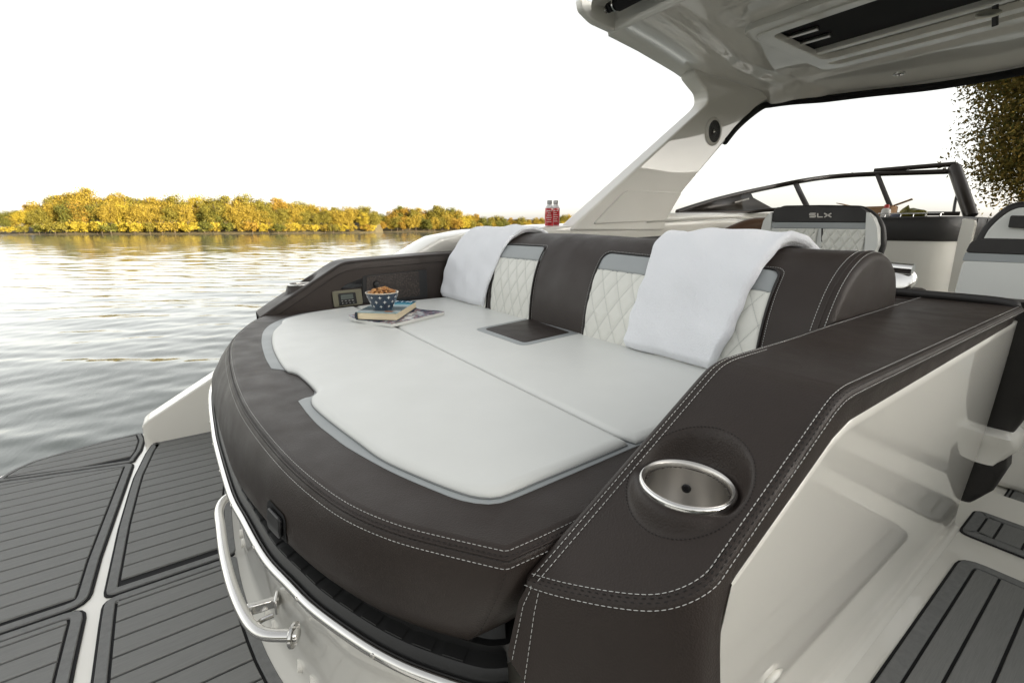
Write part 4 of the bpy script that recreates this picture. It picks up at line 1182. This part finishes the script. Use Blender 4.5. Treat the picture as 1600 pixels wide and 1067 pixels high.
# ---- port side deck and the deck under the arch
def deck_z(x): return np.interp(x, [.60, .90, 1.07, 1.25, 1.8, 2.8, 3.45, 5.2], [.60, .80, .892, .922, .956, .990, 1.014, 1.03])
G = []
for x in np.linspace(.62, 5.2, 70):
    t = deck_z(x); k = np.interp(x, [.6, 1.1, 1.4], [0, .6, 1])
    y_in = np.interp(x, [.6, 1.2, 1.45], [2.30, 2.27, 2.165])
    G.append([(x, y_in + .03, t - .12), (x, y_in + .002, t - .060), (x, y_in, t - .012), (x, y_in + .004, t - .003), (x, y_in + .014, t), (x, 2.42, t + .012), (x, 2.50, t + .004), (x, 2.525, t - .016), (x, 2.535, t - .06), (x, 2.53, t - .4), (x, 2.48, -.35)])
obj('side_deck', grid(G), M_GEL, boat, smooth=55)
G = []
for x in np.linspace(1.3, 5.2, 50):                       # the same deck on the starboard side of the walkway
    t = np.interp(x, [1.3, 1.7, 2.1], [.45, .86, deck_z(2.1)]) if x < 2.1 else deck_z(x)
    G.append([(x, -.345, -.10), (x, -.35, t - .3), (x, -.362, t - .012), (x, -.366, t - .003), (x, -.376, t), (x, -.62, t + .012), (x, -.70, t + .004), (x, -.725, t - .016), (x, -.735, t - .06), (x, -.73, t - .4), (x, -.68, -.40)])
v_, f_ = grid(G)
f_ = list(f_) + [list(range(11))]
obj('side_deck', (v_, f_), M_GEL, boat, smooth=55)
G = [[(x, 2.195, -.06), (x, 2.19, .5), (x, 2.178, .66), (x, 2.185, deck_z(x) - .10), (x, 2.20, deck_z(x) - .065)] for x in np.linspace(1.42, 4.2, 24)]
obj('side_bolster', grid(G), M_BLACKV, boat, smooth=180)
b1 = P(858, 352, y=2.22); b2 = P(867.5, 351, y=2.30)
bottle(b1[0], b1[1], deck_z(b1[0]) + .004, .150, .0275, 'red drink bottle with grey cap, the nearer of two behind the far towel')
bottle(b2[0], b2[1], deck_z(b2[0]) + .006, .150, .0275, 'red drink bottle half hidden behind the other bottle, behind the far towel')
obj('deck_cap', lathe([(0, .012), (.012, .011), (.017, .006), (.018, 0)], P(672, 375, y=2.44), 16), M_STEEL, boat)

# ================================================================== HARDTOP AND ARCH
YC = .90
hard = thing('hardtop', (3.2, 1.0, 1.98), 'white moulded hardtop with open hatch over the cockpit, on a raked arch', 'hardtop')
leg_xz = [(1.905, .93), (1.93, .965), (3.139, 1.79), (3.19, 1.84), (3.17, 1.90), (3.0, 1.98), (3.0, 2.05), (4.2, 2.05), (4.10, 2.003), (3.86, 1.915), (3.653, 1.759), (3.425, 1.574), (2.98, 1.209), (2.815, .99), (2.80, .93)]
def leg(y0, y1, lab=None):
    pl = roundpoly(leg_xz, [0, .01, .03, .03, .03, .04, 0, 0, .05, .15, .1, .08, .05, .02, 0], 6)
    return obj('arch_leg', prism(pl, y0, y1, 'y'), M_GEL, hard, bevel=.014, seg=3, smooth=40, label=lab)
lg = leg(2.15, 2.275)
leg(2 * YC - 2.275, 2 * YC - 2.15)
pnl = [(lambda q: (q[0], q[2]))(P(a, b, y=2.15)) for a, b in ((926, 350), (1037, 344.5), (1064, 301), (976, 298))]
obj('inner_panel', prism(roundpoly(pnl, [.02, .03, .03, .05]), 2.138, 2.152, 'y'), M_GEL, lg, bevel=.006, seg=3)
sc_ = P(1114, 206, y=2.15)
spk = obj('speaker', lathe([(.098, -.004), (.098, .006), (.090, .014), (.078, .015), (.074, .006), (.0735, -.002)], sc_, 40, (0, -1, 0)), M_GEL, hard, smooth=50)
M_CONE = mat('speaker cone', (.018, .017, .016), .55)
_v = tex(M_CONE, 'voronoi', 120); vary(M_CONE, _v, (.05, .045, .04), (.008, .008, .008), .1, .5); bump(M_CONE, _v, .7, .003)
obj('speaker_cone', lathe([(.079, .0125), (.060, .008), (.03, .004), (.02, .007), (.012, .010), (0, .011)], sc_, 36, (0, -1, 0)), M_CONE, spk, smooth=50)
obj('dust_cap', lathe([(.013, .011), (.009, .015), (0, .017)], sc_, 16, (0, -1, 0)), M_STEEL, spk)
# outline of the top in plan
port = cr([(2.085, 2.065), (2.42, 2.14), (2.88, 2.245), (3.20, 2.33), (3.6, 2.36), (3.95, 2.33), (4.06, 2.22), (4.10, 2.02), (4.264, 1.795), (4.451, 1.446), (4.562, 1.119), (4.62, YC)], 90)
stbd = np.c_[port[::-1, 0], 2 * YC - port[::-1, 1]]
out = np.vstack([port, stbd[1:]])
def half_w(x): return 1.165 + np.interp(x, [2.0, 2.42, 2.88, 3.2, 3.6, 4.0, 4.2], [0, .075, .18, .265, .295, .25, .10])
front = cr([(4.06, 2.30), (4.10, 2.02), (4.264, 1.795), (4.451, 1.446), (4.562, 1.119), (4.62, YC), (4.562, 2 * YC - 1.119), (4.451, 2 * YC - 1.446), (4.264, 2 * YC - 1.795), (4.10, 2 * YC - 2.02), (4.06, 2 * YC - 2.30)], 120)
def front_x(y): return np.interp(y, front[::-1, 1], front[::-1, 0])
def smooth01(t): t = np.clip(t, 0, 1); return t * t * (3 - 2 * t)
def under_z(x, y):
    e = half_w(x) - np.abs(y - YC)                        # distance in from the side edge
    f = front_x(y) - x
    z = 2.00 + .02 * smooth01((e - .02) / .05) + .035 * smooth01((e - .30) / .10) - .012 * smooth01((e - .10) / .06) * (1 - smooth01((e - .22) / .06))
    z = z - .022 * smooth01((x - 3.96) / .05) - .055 * smooth01((.22 - f) / .20)
    z = z + .018 * smooth01((x - 2.42) / .10) * (1 - smooth01((x - 2.62) / .12)) * smooth01((e - .45) / .1)
    return z
HX0, HX1, HY0, HY1 = 2.915, 3.43, 2 * YC - 1.62, 1.62
us_ = np.unique(np.concatenate([np.linspace(0, 1, 90)]))
G = []
vs = np.linspace(-1, 1, 120)
for v in vs:
    row = []
    y_t = YC + v * 1.46
    xa = 2.07; xb = front_x(np.clip(y_t, front[-1, 1], front[0, 1]))
    for u in us_:
        x = xa + (xb - xa) * u
        y = YC + np.clip(v * 1.46, -half_w(x), half_w(x))
        x = min(x, front_x(y))
        row.append((x, y, float(under_z(x, y))))
    G.append(row)
v_, f_ = grid(G)
cen = np.array([np.mean(v_[q], axis=0) for q in f_])
f_ = [q for q, c in zip(f_, cen) if not (HX0 - .02 < c[0] < HX1 + .02 and HY0 - .02 < c[1] < HY1 + .02)]
obj('underside', (v_, f_), M_GEL, hard, smooth=60)
topo = np.vstack([[(1.80, 1.93), (1.86, 2.0), (2.0, 2.055)], port, stbd[1:], [(2.0, 2 * YC - 2.055), (1.86, 2 * YC - 2.0), (1.80, 2 * YC - 1.93)]])
def ring_prism(o2, hole, z0, z1):
    v, f = [], []
    h = hole
    return None
# upper skin: a crowned shell above the underside, with the hatch left open
G = []
for v in vs:
    row = []
    y_t = YC + v * 1.46
    xb = front_x(np.clip(y_t, front[-1, 1], front[0, 1]))
    for u in us_:
        x = 1.80 + (xb - 1.80) * u
        hw = half_w(max(x, 2.0)) if x > 2.0 else 1.165 - .14 * ((2.0 - x) / .2) ** 2
        y = YC + np.clip(v * 1.46, -hw, hw); x = min(x, front_x(y))
        e = min(hw - abs(y - YC), front_x(y) - x + .01, x - 1.79)
        row.append((x, y, 2.06 + .09 * math.sqrt(min(max(e, 0) / .25, 1))))
    G.append(row)
v_, f_ = grid(G)
cen = np.array([np.mean(v_[q], axis=0) for q in f_])
f_ = [q for q, c in zip(f_, cen) if not (HX0 < c[0] < HX1 and HY0 < c[1] < HY1)]
obj('upper_skin', (v_, f_), M_GEL, hard, smooth=60)
obj('edge_band', grid([[(p[0], p[1], z if k else (1.999 if p[0] < 4.03 else 1.94)) for p in out] for k, z in enumerate((1.999, 2.03, 2.062))]), M_GEL, hard, smooth=60)
# hatch: recess frame, stepped trims, dark sliding panel and two runners
def frame_ring(x0, x1, y0, y1, w, z0, z1, r=.05):
    o1 = roundpoly([(x0, y0), (x1, y0), (x1, y1), (x0, y1)], r, 6); i1 = roundpoly([(x0 + w, y0 + w), (x1 - w, y0 + w), (x1 - w, y1 - w), (x0 + w, y1 - w)], r * .7, 6)
    return grid([np.c_[o1, np.full(24, z1)], np.c_[o1, np.full(24, z0)], np.c_[i1, np.full(24, z0)], np.c_[i1, np.full(24, z1)]], closeu=True, closev=True)
hat = obj('hatch_frame', frame_ring(HX0 - .05, HX1 + .05, HY0 - .05, HY1 + .05, .05, 2.028, 2.16, .07), M_GEL, hard, bevel=.008, seg=3)
obj('trim_ring', frame_ring(HX0 - .12, HX1 + .20, HY0 - .10, HY1 + .03, .075, 2.012, 2.05, .09), M_GEL, hat, bevel=.005, seg=2)
obj('trim_ring', frame_ring(HX0 - .20, HX1 + .40, HY0 - .16, HY1 + .06, .085, 2.022, 2.06, .10), M_GEL, hat, bevel=.005, seg=2)
obj('hatch_panel', prism([(HX0 - .03, HY0), (HX1 + .02, HY0), (HX1 + .02, HY1), (HX0 - .03, HY1)], 2.058, 2.066), M_CANVAS, hat)
for k, x in enumerate((3.06, 3.22)):
    obj('runner', bar((x, HY1 - .01, 2.046), (x + .01, HY1 - .20, 2.046), .030, .018), M_BRUSH, hat, bevel=.003)
# front header: black weather strip, courtesy light, disc lamp
fl = np.array([(p[0] - .004, p[1], 1.938 + .004 * math.sin(p[1] * 9)) for p in front[3:-3]])
fl = np.vstack([cr([P(1132, 222, y=2.16), P(1150, 200, y=2.16), P(1172, 180, y=2.16), P(1192, 166, y=2.17), fl[2]], 24)[:-1], fl[2:]])
obj('weather_strip', tube(fl, .026, 10, ry=.026), M_CANVAS, hard, smooth=180)
lc_ = P(1405, 115, z=1.975)
lt_ = obj('courtesy_light', lathe([(.034, .006), (.033, -.006), (.022, -.010), (.020, -.004), (0, -.004)], (lc_[0], lc_[1], 1.973), 28), M_STEEL, hard, smooth=50)
M_LENS = mat('pale lens', (.88, .86, .74), .3)
hl = P(1545, 23, z=1.975)
vis = obj('vanity_disc', lathe([(0, .006), (.046, .006), (.050, 0), (.046, -.006), (0, -.006)], (hl[0] - .01, hl[1], hl[2]), 30, (-.50, -.20, .84)), M_LENS, hard, smooth=50)
obj('disc_bracket', bar((hl[0] + .03, hl[1] - .01, 2.02), (hl[0] + .06, hl[1] - .02, 1.93), .022, .016), M_BLACK, vis, bevel=.003)
# aft lip and the rolled shade hanging in the channel behind it
def yx(x): return half_w(x)
lip_g = [[(2.085 - o, YC + v * 1.165, z) for v in np.linspace(-1, 1, 20)] for o, z in ((-.02, 2.03), (0.0, 2.004), (.012, 1.996), (.024, 2.000), (.030, 2.012), (.034, 2.06), (.036, 2.10))]
obj('aft_lip', grid(lip_g), M_GEL, hard, smooth=60)
for s_ in (1, -1):
    yy = YC + s_ * 1.10
    pl = roundpoly([(1.80, 2.085), (1.81, 2.05), (1.90, 2.012), (2.07, 2.0), (2.10, 2.02), (2.10, 2.10), (1.80, 2.10)], [.0, .02, .03, .01, 0, 0, 0])
    obj('end_cheek', prism(pl, yy + s_ * .012, yy + s_ * .055, 'y'), M_GEL, hard, bevel=.008)
ry0 = 1.895
roll = obj('shade_roll', tube([(1.955, 2 * YC - ry0, 2.075), (1.955, ry0, 2.075)], .042, 20), M_CANVAS, hard, smooth=60)
obj('roll_spindle', tube([(1.955, ry0, 2.072), (1.955, 1.985, 2.072)], .012, 12), M_STEEL, roll, smooth=60)
for yy, rr in ((1.915, .032), (1.945, .024), (1.962, .024), (1.985, .018)):
    obj('roll_bracket', tube([(1.955, yy - .004, 2.072), (1.955, yy + .004, 2.072)], rr, 18), M_BLACK if rr == .024 else M_STEEL, roll, smooth=40)

# ================================================================== WINDSCREEN
ws = thing('windscreen', (4.6, 1.6, 1.05), 'dark framed wraparound windscreen with raised centre panel at the front of the cockpit', 'windscreen')
rail_pts = [P(1058, 331.5, y=2.30), P(1095, 319.5, y=2.31), P(1130, 309.5, y=2.31), P(1172, 299.5, y=2.29), P(1210, 291.5, y=2.25), P(1250, 283.5, x=4.60), P(1290, 277.5, x=4.90), P(1330, 274, x=5.05), P(1370, 272, x=5.14), P(1430, 270, x=5.20), P(1489, 268, x=5.22)]
rl = cr(rail_pts, 70)
fr_ = obj('top_rail', tube(rl, .017, 8, ry=.021), M_FRAME, ws, smooth=60)
def wbar(a, b, w=.03, name='mullion', m=M_FRAME, h=.02): return obj(name, tube(cr([a, (np.array(a) + np.array(b)) / 2 + np.array([-.02, 0, .01]), b], 10), w / 2, 8, ry=h / 2), m, ws, smooth=60)
mu1 = P(1243, 286, x=4.58); wbar(mu1, P(1262, 325, x=4.36), .05)
mu2 = P(1371, 273, x=5.14); wbar(mu2, P(1396, 335, x=4.85), .042)
wbar(P(1491, 262, x=5.2), P(1517, 338, x=5.0), .085, 'hinge_post', h=.09)
wbar(P(1497, 300, x=5.18), P(1490, 333, x=5.05), .02, 'hinge_post')
obj('raised_frame', tube([P(1366, 267, x=5.18), P(1430, 261.5, x=5.2), P(1493, 256.5, x=5.2)], .020, 8), M_FRAME, ws, smooth=60)
obj('raised_frame', tube([P(1491, 256, x=5.2), P(1498, 274, x=5.2)], .024, 8), M_FRAME, ws, smooth=60)
base_pts = [P(1058, 333, y=2.30), P(1110, 333, y=2.28), P(1170, 331, x=3.95), P(1205, 328, x=4.10), P(1262, 327, x=4.34), P(1330, 330, x=4.65), P(1396, 335, x=4.84), P(1450, 334, x=4.95), P(1500, 334, x=5.0)]
bl = cr(base_pts, 70)
obj('base_rail', tube(bl, .016, 8), M_FRAME, ws, smooth=60)
qp = [P(a, b, y=2.30) for a, b in ((1060, 332), (1118, 314.5), (1172, 301), (1176, 309), (1207, 326), (1170, 331), (1120, 333))]
obj('quarter_panel', (np.array(qp), [list(range(7))]), M_FRAME, ws, solid=.012)
obj('trim_bar', bar(P(1148, 316.5, y=2.28), P(1170, 310.5, y=2.28), .006, .012), M_BRUSH, ws)
pane = [[rl[i], rl[i] * .5 + bl[i] * .5, bl[i]] for i in range(22, 70)]
obj('glass', grid(pane), M_GLASS, ws, smooth=180)
for a, b in ((1296, 276.5), (1331, 273.5), (1418, 268.5), (1474, 267), (1482, 266.5)):
    obj('frame_screw', lathe([(.008, 0), (.008, .008), (0, .010)], P(a, b, x=5.1) + np.array([0, 0, .012]), 8), M_FRAME, ws)
# side coaming the windscreen stands on, and the dash
obj('coaming', (lambda g_: grid(g_))([[P(a, 334, y=2.18) for a in (1010, 1060, 1110, 1150, 1200)], [P(a, b, y=2.15) for a, b in ((1010, 349), (1060, 345), (1110, 342), (1150, 341), (1200, 346))]]), M_GEL, boat, smooth=180, solid=.02)
obj('side_bolster', tube(cr([P(1130, 362, x=3.5), P(1150, 352, x=3.55), P(1172, 344, x=3.62), P(1195, 342, x=3.7), P(1215, 346, x=3.75)], 20) - np.array([0, 0, .05]), .06, 14), mat('vinyl with painted glow', (.10, .055, .03), .45), boat, smooth=180)  # the warm glow on this bolster is put into its bronze colour

# ================================================================== SEATS AND CONSOLE AHEAD
def plate(name, px, x, th, m, parent, r=.01, bevel=.006, seg=3, label=None, dx=0):
    pl = [(lambda q: (q[1], q[2]))(P(a, b, x=x)) for a, b in px]
    pl = roundpoly(pl, r, 5)
    return obj(name, prism(pl, x - th + dx, x + dx, 'x'), m, parent, bevel=bevel, seg=seg, smooth=40, label=label)
seat = thing('bucket_seat', (3.05, 1.24, -.06), 'reversible cockpit seat with SLX on its brown headband and white quilting', 'seat')
SX = 3.05
plate('shell', [(1216, 321), (1280, 320), (1343, 321), (1358, 329), (1370, 339), (1378, 355), (1379.5, 383), (1372, 404), (1355, 425), (1345, 450), (1205, 450), (1190, 400), (1184, 372), (1186, 357), (1191, 345), (1201, 333)], SX, .05, M_BLACKV, seat, .03, .018, dx=.08)
plate('headband', [(1214, 324), (1280, 322.5), (1344, 324), (1355, 331), (1354, 348), (1207, 347), (1209, 331)], SX, .07, M_BLACKV, seat, .012, .012, dx=.06)
plate('grey_band', [(1207, 347.4), (1354, 348.4), (1354, 357.5), (1206, 356)], SX, .068, M_GREY, seat, .003, .004, dx=.06)
plate('side_wing', [(1195, 345), (1203, 334), (1208.5, 331), (1206, 357), (1204, 440), (1192, 400), (1191, 360)], SX, .078, M_WHITE, seat, .008, .010, dx=.06)
plate('side_wing', [(1355.5, 331), (1366, 340), (1372.5, 356), (1373, 383), (1366, 400), (1352, 420), (1354, 357)], SX, .078, M_WHITE, seat, .008, .010, dx=.06)
plate('cushion', [(1206, 356.6), (1354, 358), (1352, 440), (1204, 440)], SX, .066, M_WHITE, seat, .004, .004, dx=.06)
def quilt_px(x0, x1, y0, y1, X, parent, name='quilted_panel'):
    a, b = P(x0, y0, x=X), P(x1, y1, x=X)
    ny, nz = 90, 90
    G = []
    for i in range(ny):
        row = []
        for j in range(nz):
            u, v = i / (ny - 1), j / (nz - 1); y = a[1] + (b[1] - a[1]) * u; z = a[2] + (b[2] - a[2]) * v
            e = min(u, 1 - u, v, 1 - v)
            h = 3.0 * diamond(y, z, .052, .085) + (.006 if e > .001 else 0)
            row.append((X - h - .002, y, z))
        G.append(row)
    return obj(name, grid(G), M_QUILT, parent, smooth=180)
quilt_px(1218, 1272, 357.5, 400, SX - .006, seat)
quilt_px(1287.5, 1341, 358.5, 430, SX - .006, seat)
plate('centre_seam', [(1273, 357), (1274.5, 357), (1274, 430), (1272.5, 430)], SX, .012, M_BLACKV, seat, 0, 0, dx=-.003)
plate('centre_seam', [(1285, 357), (1286.5, 357), (1286, 430), (1284.5, 430)], SX, .012, M_BLACKV, seat, 0, 0, dx=-.003)
# SLX in extruded strokes
M_LETTER = mat('silver lettering', (.42, .40, .37), .35, metal=.6)
def glyph(strokes, x0, x1, y0, y1):
    parts_ = []
    for (a, b), (c, d) in strokes:
        p, q = P(x0 + (x1 - x0) * a, y0 + (y1 - y0) * b, x=SX - .011), P(x0 + (x1 - x0) * c, y0 + (y1 - y0) * d, x=SX - .011)
        parts_.append(bar(p, q, .003, .0062, up=(0, 0, 1) if abs(q[2] - p[2]) < abs(q[1] - p[1]) else (0, 1, 0)))
    return join(*parts_)
Sg = [((0.04, .04), (1, .04)), ((.04, .04), (.04, .5)), ((.04, .5), (.96, .5)), ((.96, .5), (.96, .96)), ((.96, .96), (0, .96))]
Lg = [((.04, .0), (.04, .96)), ((0, .96), (1, .96))]
Xg = [((0, 0), (1, 1)), ((1, 0), (0, 1))]
for gl, a, b in ((Sg, 1265, 1274.5), (Lg, 1277.5, 1285.5), (Xg, 1288, 1299)):
    obj('letter', glyph(gl, a, b, 333.5, 339.5), M_LETTER, seat, smooth=0)
obj('pedestal', prism([(SX + .0, 1.0), (SX + .3, 1.0), (SX + .3, 1.48), (SX + .0, 1.48)], -.06, .55), M_GEL, seat, bevel=.02)
# companion console with padded dark dash and white moulded body
con = thing('companion_console', (4.2, 1.4, -.06), 'white console with dark padded dash behind the seat', 'console')
cp_ = cr([(4.02, 2.15), (4.02, 1.5), (4.02, 1.10), (4.04, .98), (4.10, .90), (4.22, .855), (4.5, .84), (5.2, .84)], 60)
M_PINK = M_GEL
obj('console_body', grid([[np.r_[p, z] for p in cp_] for z in (-.06, .3, .6, .868)]), M_GEL, con, smooth=60)
cpn = nrm2(cp_)
if cpn[5][0] > 0: cpn = -cpn
obj('dash_pad', grid([[np.r_[p + n * o, z] for p, n in zip(cp_, cpn)] for z, o in ((.860, .0), (.864, .014), (.88, .022), (.95, .024), (1.005, .018), (1.018, .006), (1.022, -.02))]), M_BLACKV, con, smooth=60)
obj('dash_top', (np.vstack([np.c_[cp_ - cpn * .018, np.full(60, 1.021)], [(5.2, 2.15, 1.021)]]), [list(range(61))]), M_BLACKV, con)
ds = P(1490, 345, x=4.3)
for k in (38, 44):
    obj('dash_seam', tube([np.r_[cp_[k] + cpn[k] * .0245, z] for z in (.868, .95, 1.01)], .003, 6), M_DTHREAD, con)
plate('door_jamb', [(1508, 341), (1526, 344), (1527, 350), (1502, 455), (1484, 455), (1500, 372)], 4.0, .05, M_GEL, con, .01, .008)
rpts = cr([P(1372, 334, x=4.06), P(1420, 334, x=4.07), P(1468, 333, x=4.08), P(1474, 333.5, x=4.14)], 24)
rr_ = obj('dash_rail', tube(rpts, .004, 8), M_STEEL, con, smooth=180)
for a in (1384, 1408, 1428, 1447, 1470):
    q = P(a, 334, x=4.068); obj('rail_post', tube([q, (q[0] - .004, q[1], 1.022)], .0035, 6), M_STEEL, rr_)
# things on the dash
M_CARD = mat('brown cardboard', (.34, .20, .10), .85)
bump(M_CARD, tex(M_CARD, 'noise', 40, detail=4), .2, .004)
bc = P(1367, 326, x=4.30)
bx_ = thing('cardboard_box', (4.30, bc[1], 1.021), 'open cardboard box with raised flaps on the dash behind the seat', 'box')
for dy, dx_, sy, sx in ((0, -.07, .24, .004), (0, .07, .24, .004), (-.118, 0, .004, .14), (.118, 0, .004, .14)):
    obj('box_side', box((4.30 + dx_, bc[1] + dy, 1.021 + .042), (sx, sy, .084)), M_CARD, bx_)
obj('box_base', box((4.30, bc[1], 1.025), (.14, .236, .004)), M_CARD, bx_)
obj('flap', bar((4.28, bc[1] + .118, 1.106), (4.27, bc[1] + .235, 1.138), .13, .005), M_CARD, bx_)
obj('flap', bar((4.28, bc[1] - .118, 1.106), (4.30, bc[1] - .215, 1.15), .13, .005), M_CARD, bx_)
wb = P(1384, 332, x=4.17)
sp_ = thing('spray_bottle', (wb[0], wb[1], 1.021), 'white plastic bottle with red cap on the dash', 'bottle')
obj('bottle_body', lathe([(0, 0), (.026, 0), (.028, .004), (.028, .05), (.022, .062), (.012, .068)], (wb[0], wb[1], 1.021), 20), mat('white plastic', (.68, .67, .64), .35), sp_, smooth=50)
obj('cap', lathe([(.016, .066), (.016, .088), (.012, .092), (0, .092)], (wb[0], wb[1], 1.021), 16), mat('red plastic', (.5, .04, .03), .4), sp_, smooth=50)
gb_ = P(1428, 328, x=4.16)
M_BAG = mat('green snack bag', (.13, .12, .018), .3)
_n = tex(M_BAG, 'noise', 25, detail=4); vary(M_BAG, _n, (.07, .07, .012), (.25, .21, .03)); bump(M_BAG, _n, .9, .02)
G = []
for i, u in enumerate(np.linspace(0, 1, 22)):
    row = []
    for j in range(14):
        a = j / 14 * 2 * math.pi
        wd = .030 * (math.sin(math.pi * min(max(u * .9 + .05, 0), 1)) ** .5)
        ht = (.040 if u < .3 else .028) * math.sin(math.pi * (u * .86 + .07)) ** .4
        row.append((gb_[0] + math.cos(a) * wd, gb_[1] + .075 - .15 * u, 1.022 + ht * (1 + math.sin(a)) * (1 + .12 * math.sin(9 * u + 3 * a))))
    G.append(row)
bag = obj('snack_bag', caps(grid(G, closev=True), 22, 14), M_BAG, None, smooth=180, loc=(gb_[0], gb_[1], 1.022))
tag(bag, 'crumpled olive green snack bag on the dash beside the red capped bottle', 'snack bag')
cl_ = P(1401, 332, x=4.16)
cloth = obj('folded_cloth', lathe([(0, .0), (.03, 0), (.034, .008), (.028, .022), (.012, .030), (0, .031)], (cl_[0], cl_[1], 1.0215), 16), mat('blue grey cloth', (.16, .17, .22), .9), None, smooth=180, loc=(cl_[0], cl_[1], 1.0215))
tag(cloth, 'small blue grey cloth bundle on the dash between bottle and green bag', 'cloth')
# helm seat and lounge at the right edge
lo = thing('lounge_seat', (2.55, .1, -.06), 'white lounge seat with brown top band at the right edge, past the armrest', 'seat')
LX = 2.5
plate('cushion', [(1507, 406), (1760, 416), (1760, 640), (1470, 640), (1484, 500), (1494, 452)], LX, .12, M_WHITE, lo, .02, .012, dx=.10)
plate('grey_band', [(1510.5, 394.5), (1760, 404), (1760, 416), (1506, 407)], LX, .122, M_GREY, lo, .003, .004, dx=.10)
plate('headband', [(1531, 372.5), (1760, 378), (1760, 404), (1510.5, 394.5), (1519, 378)], LX, .126, M_BLACKV, lo, .012, .010, dx=.10)
obj('seat_base', box((2.75, .05, .14), (.5, .74, .40)), M_GEL, lo, bevel=.03, seg=3)
he = thing('helm_seat', (3.2, .3, -.06), 'white helm seat in a dark arched frame behind the lounge seat', 'seat')
HXs = 3.2
arc = [P(a, b, x=HXs) for a, b in ((1528, 392), (1536, 372), (1545, 357), (1560, 342), (1576, 329), (1590, 323.5), (1640, 321), (1690, 330), (1716, 352), (1730, 400))]
obj('frame', tube(cr(arc, 50), .022, 10), M_BLACKV, he, smooth=180)
plate('shell', [(1538, 374), (1547, 358), (1562, 343), (1578, 331), (1592, 325), (1640, 323), (1688, 332), (1712, 354), (1725, 470), (1530, 470)], HXs, .03, M_WHITE, he, .02, .008)
plate('headrest', [(1583, 337), (1680, 339), (1680, 359), (1579, 356)], HXs, .06, M_BLACKV, he, .008, .008)
obj('pedestal', box((3.42, .30, .22), (.36, .5, .56)), M_GEL, he, bevel=.03)
# grab handle on the lounge end and its oval base
hb = thing('grab_handle', tuple(P(1405, 444, x=1.80)), 'polished steel grab handle standing behind the backrest end', 'handle')
ha, hc = P(1372, 416, x=1.80), P(1427, 421, x=1.80)
obj('handle_bar', tube([ha, hc], .0165, 18), M_STEEL, hb, smooth=50)
ov = P(1404, 437, x=1.80)
obj('handle_base', lathe([(0, .012), (.03, .011), (.042, .006), (.045, 0), (.045, -.012)], ov, 26, (-.9, -.3, .3)), M_STEEL, hb, smooth=180)
obj('handle_stem', tube([(ha + hc) / 2 + np.array([0, .02, 0]), ov + np.array([.01, 0, -.005])], .012, 12), M_STEEL, hb, smooth=60)
obj('lounge_coaming', prism([(1.40, .40), (1.95, .40), (1.95, 2.18), (1.40, 2.18)], .42, .70), M_DARK, boat, bevel=.02)
obj('coaming_plinth', box((1.83, .475, .72), (.10, .10, .08)), M_DARK, boat, bevel=.015)
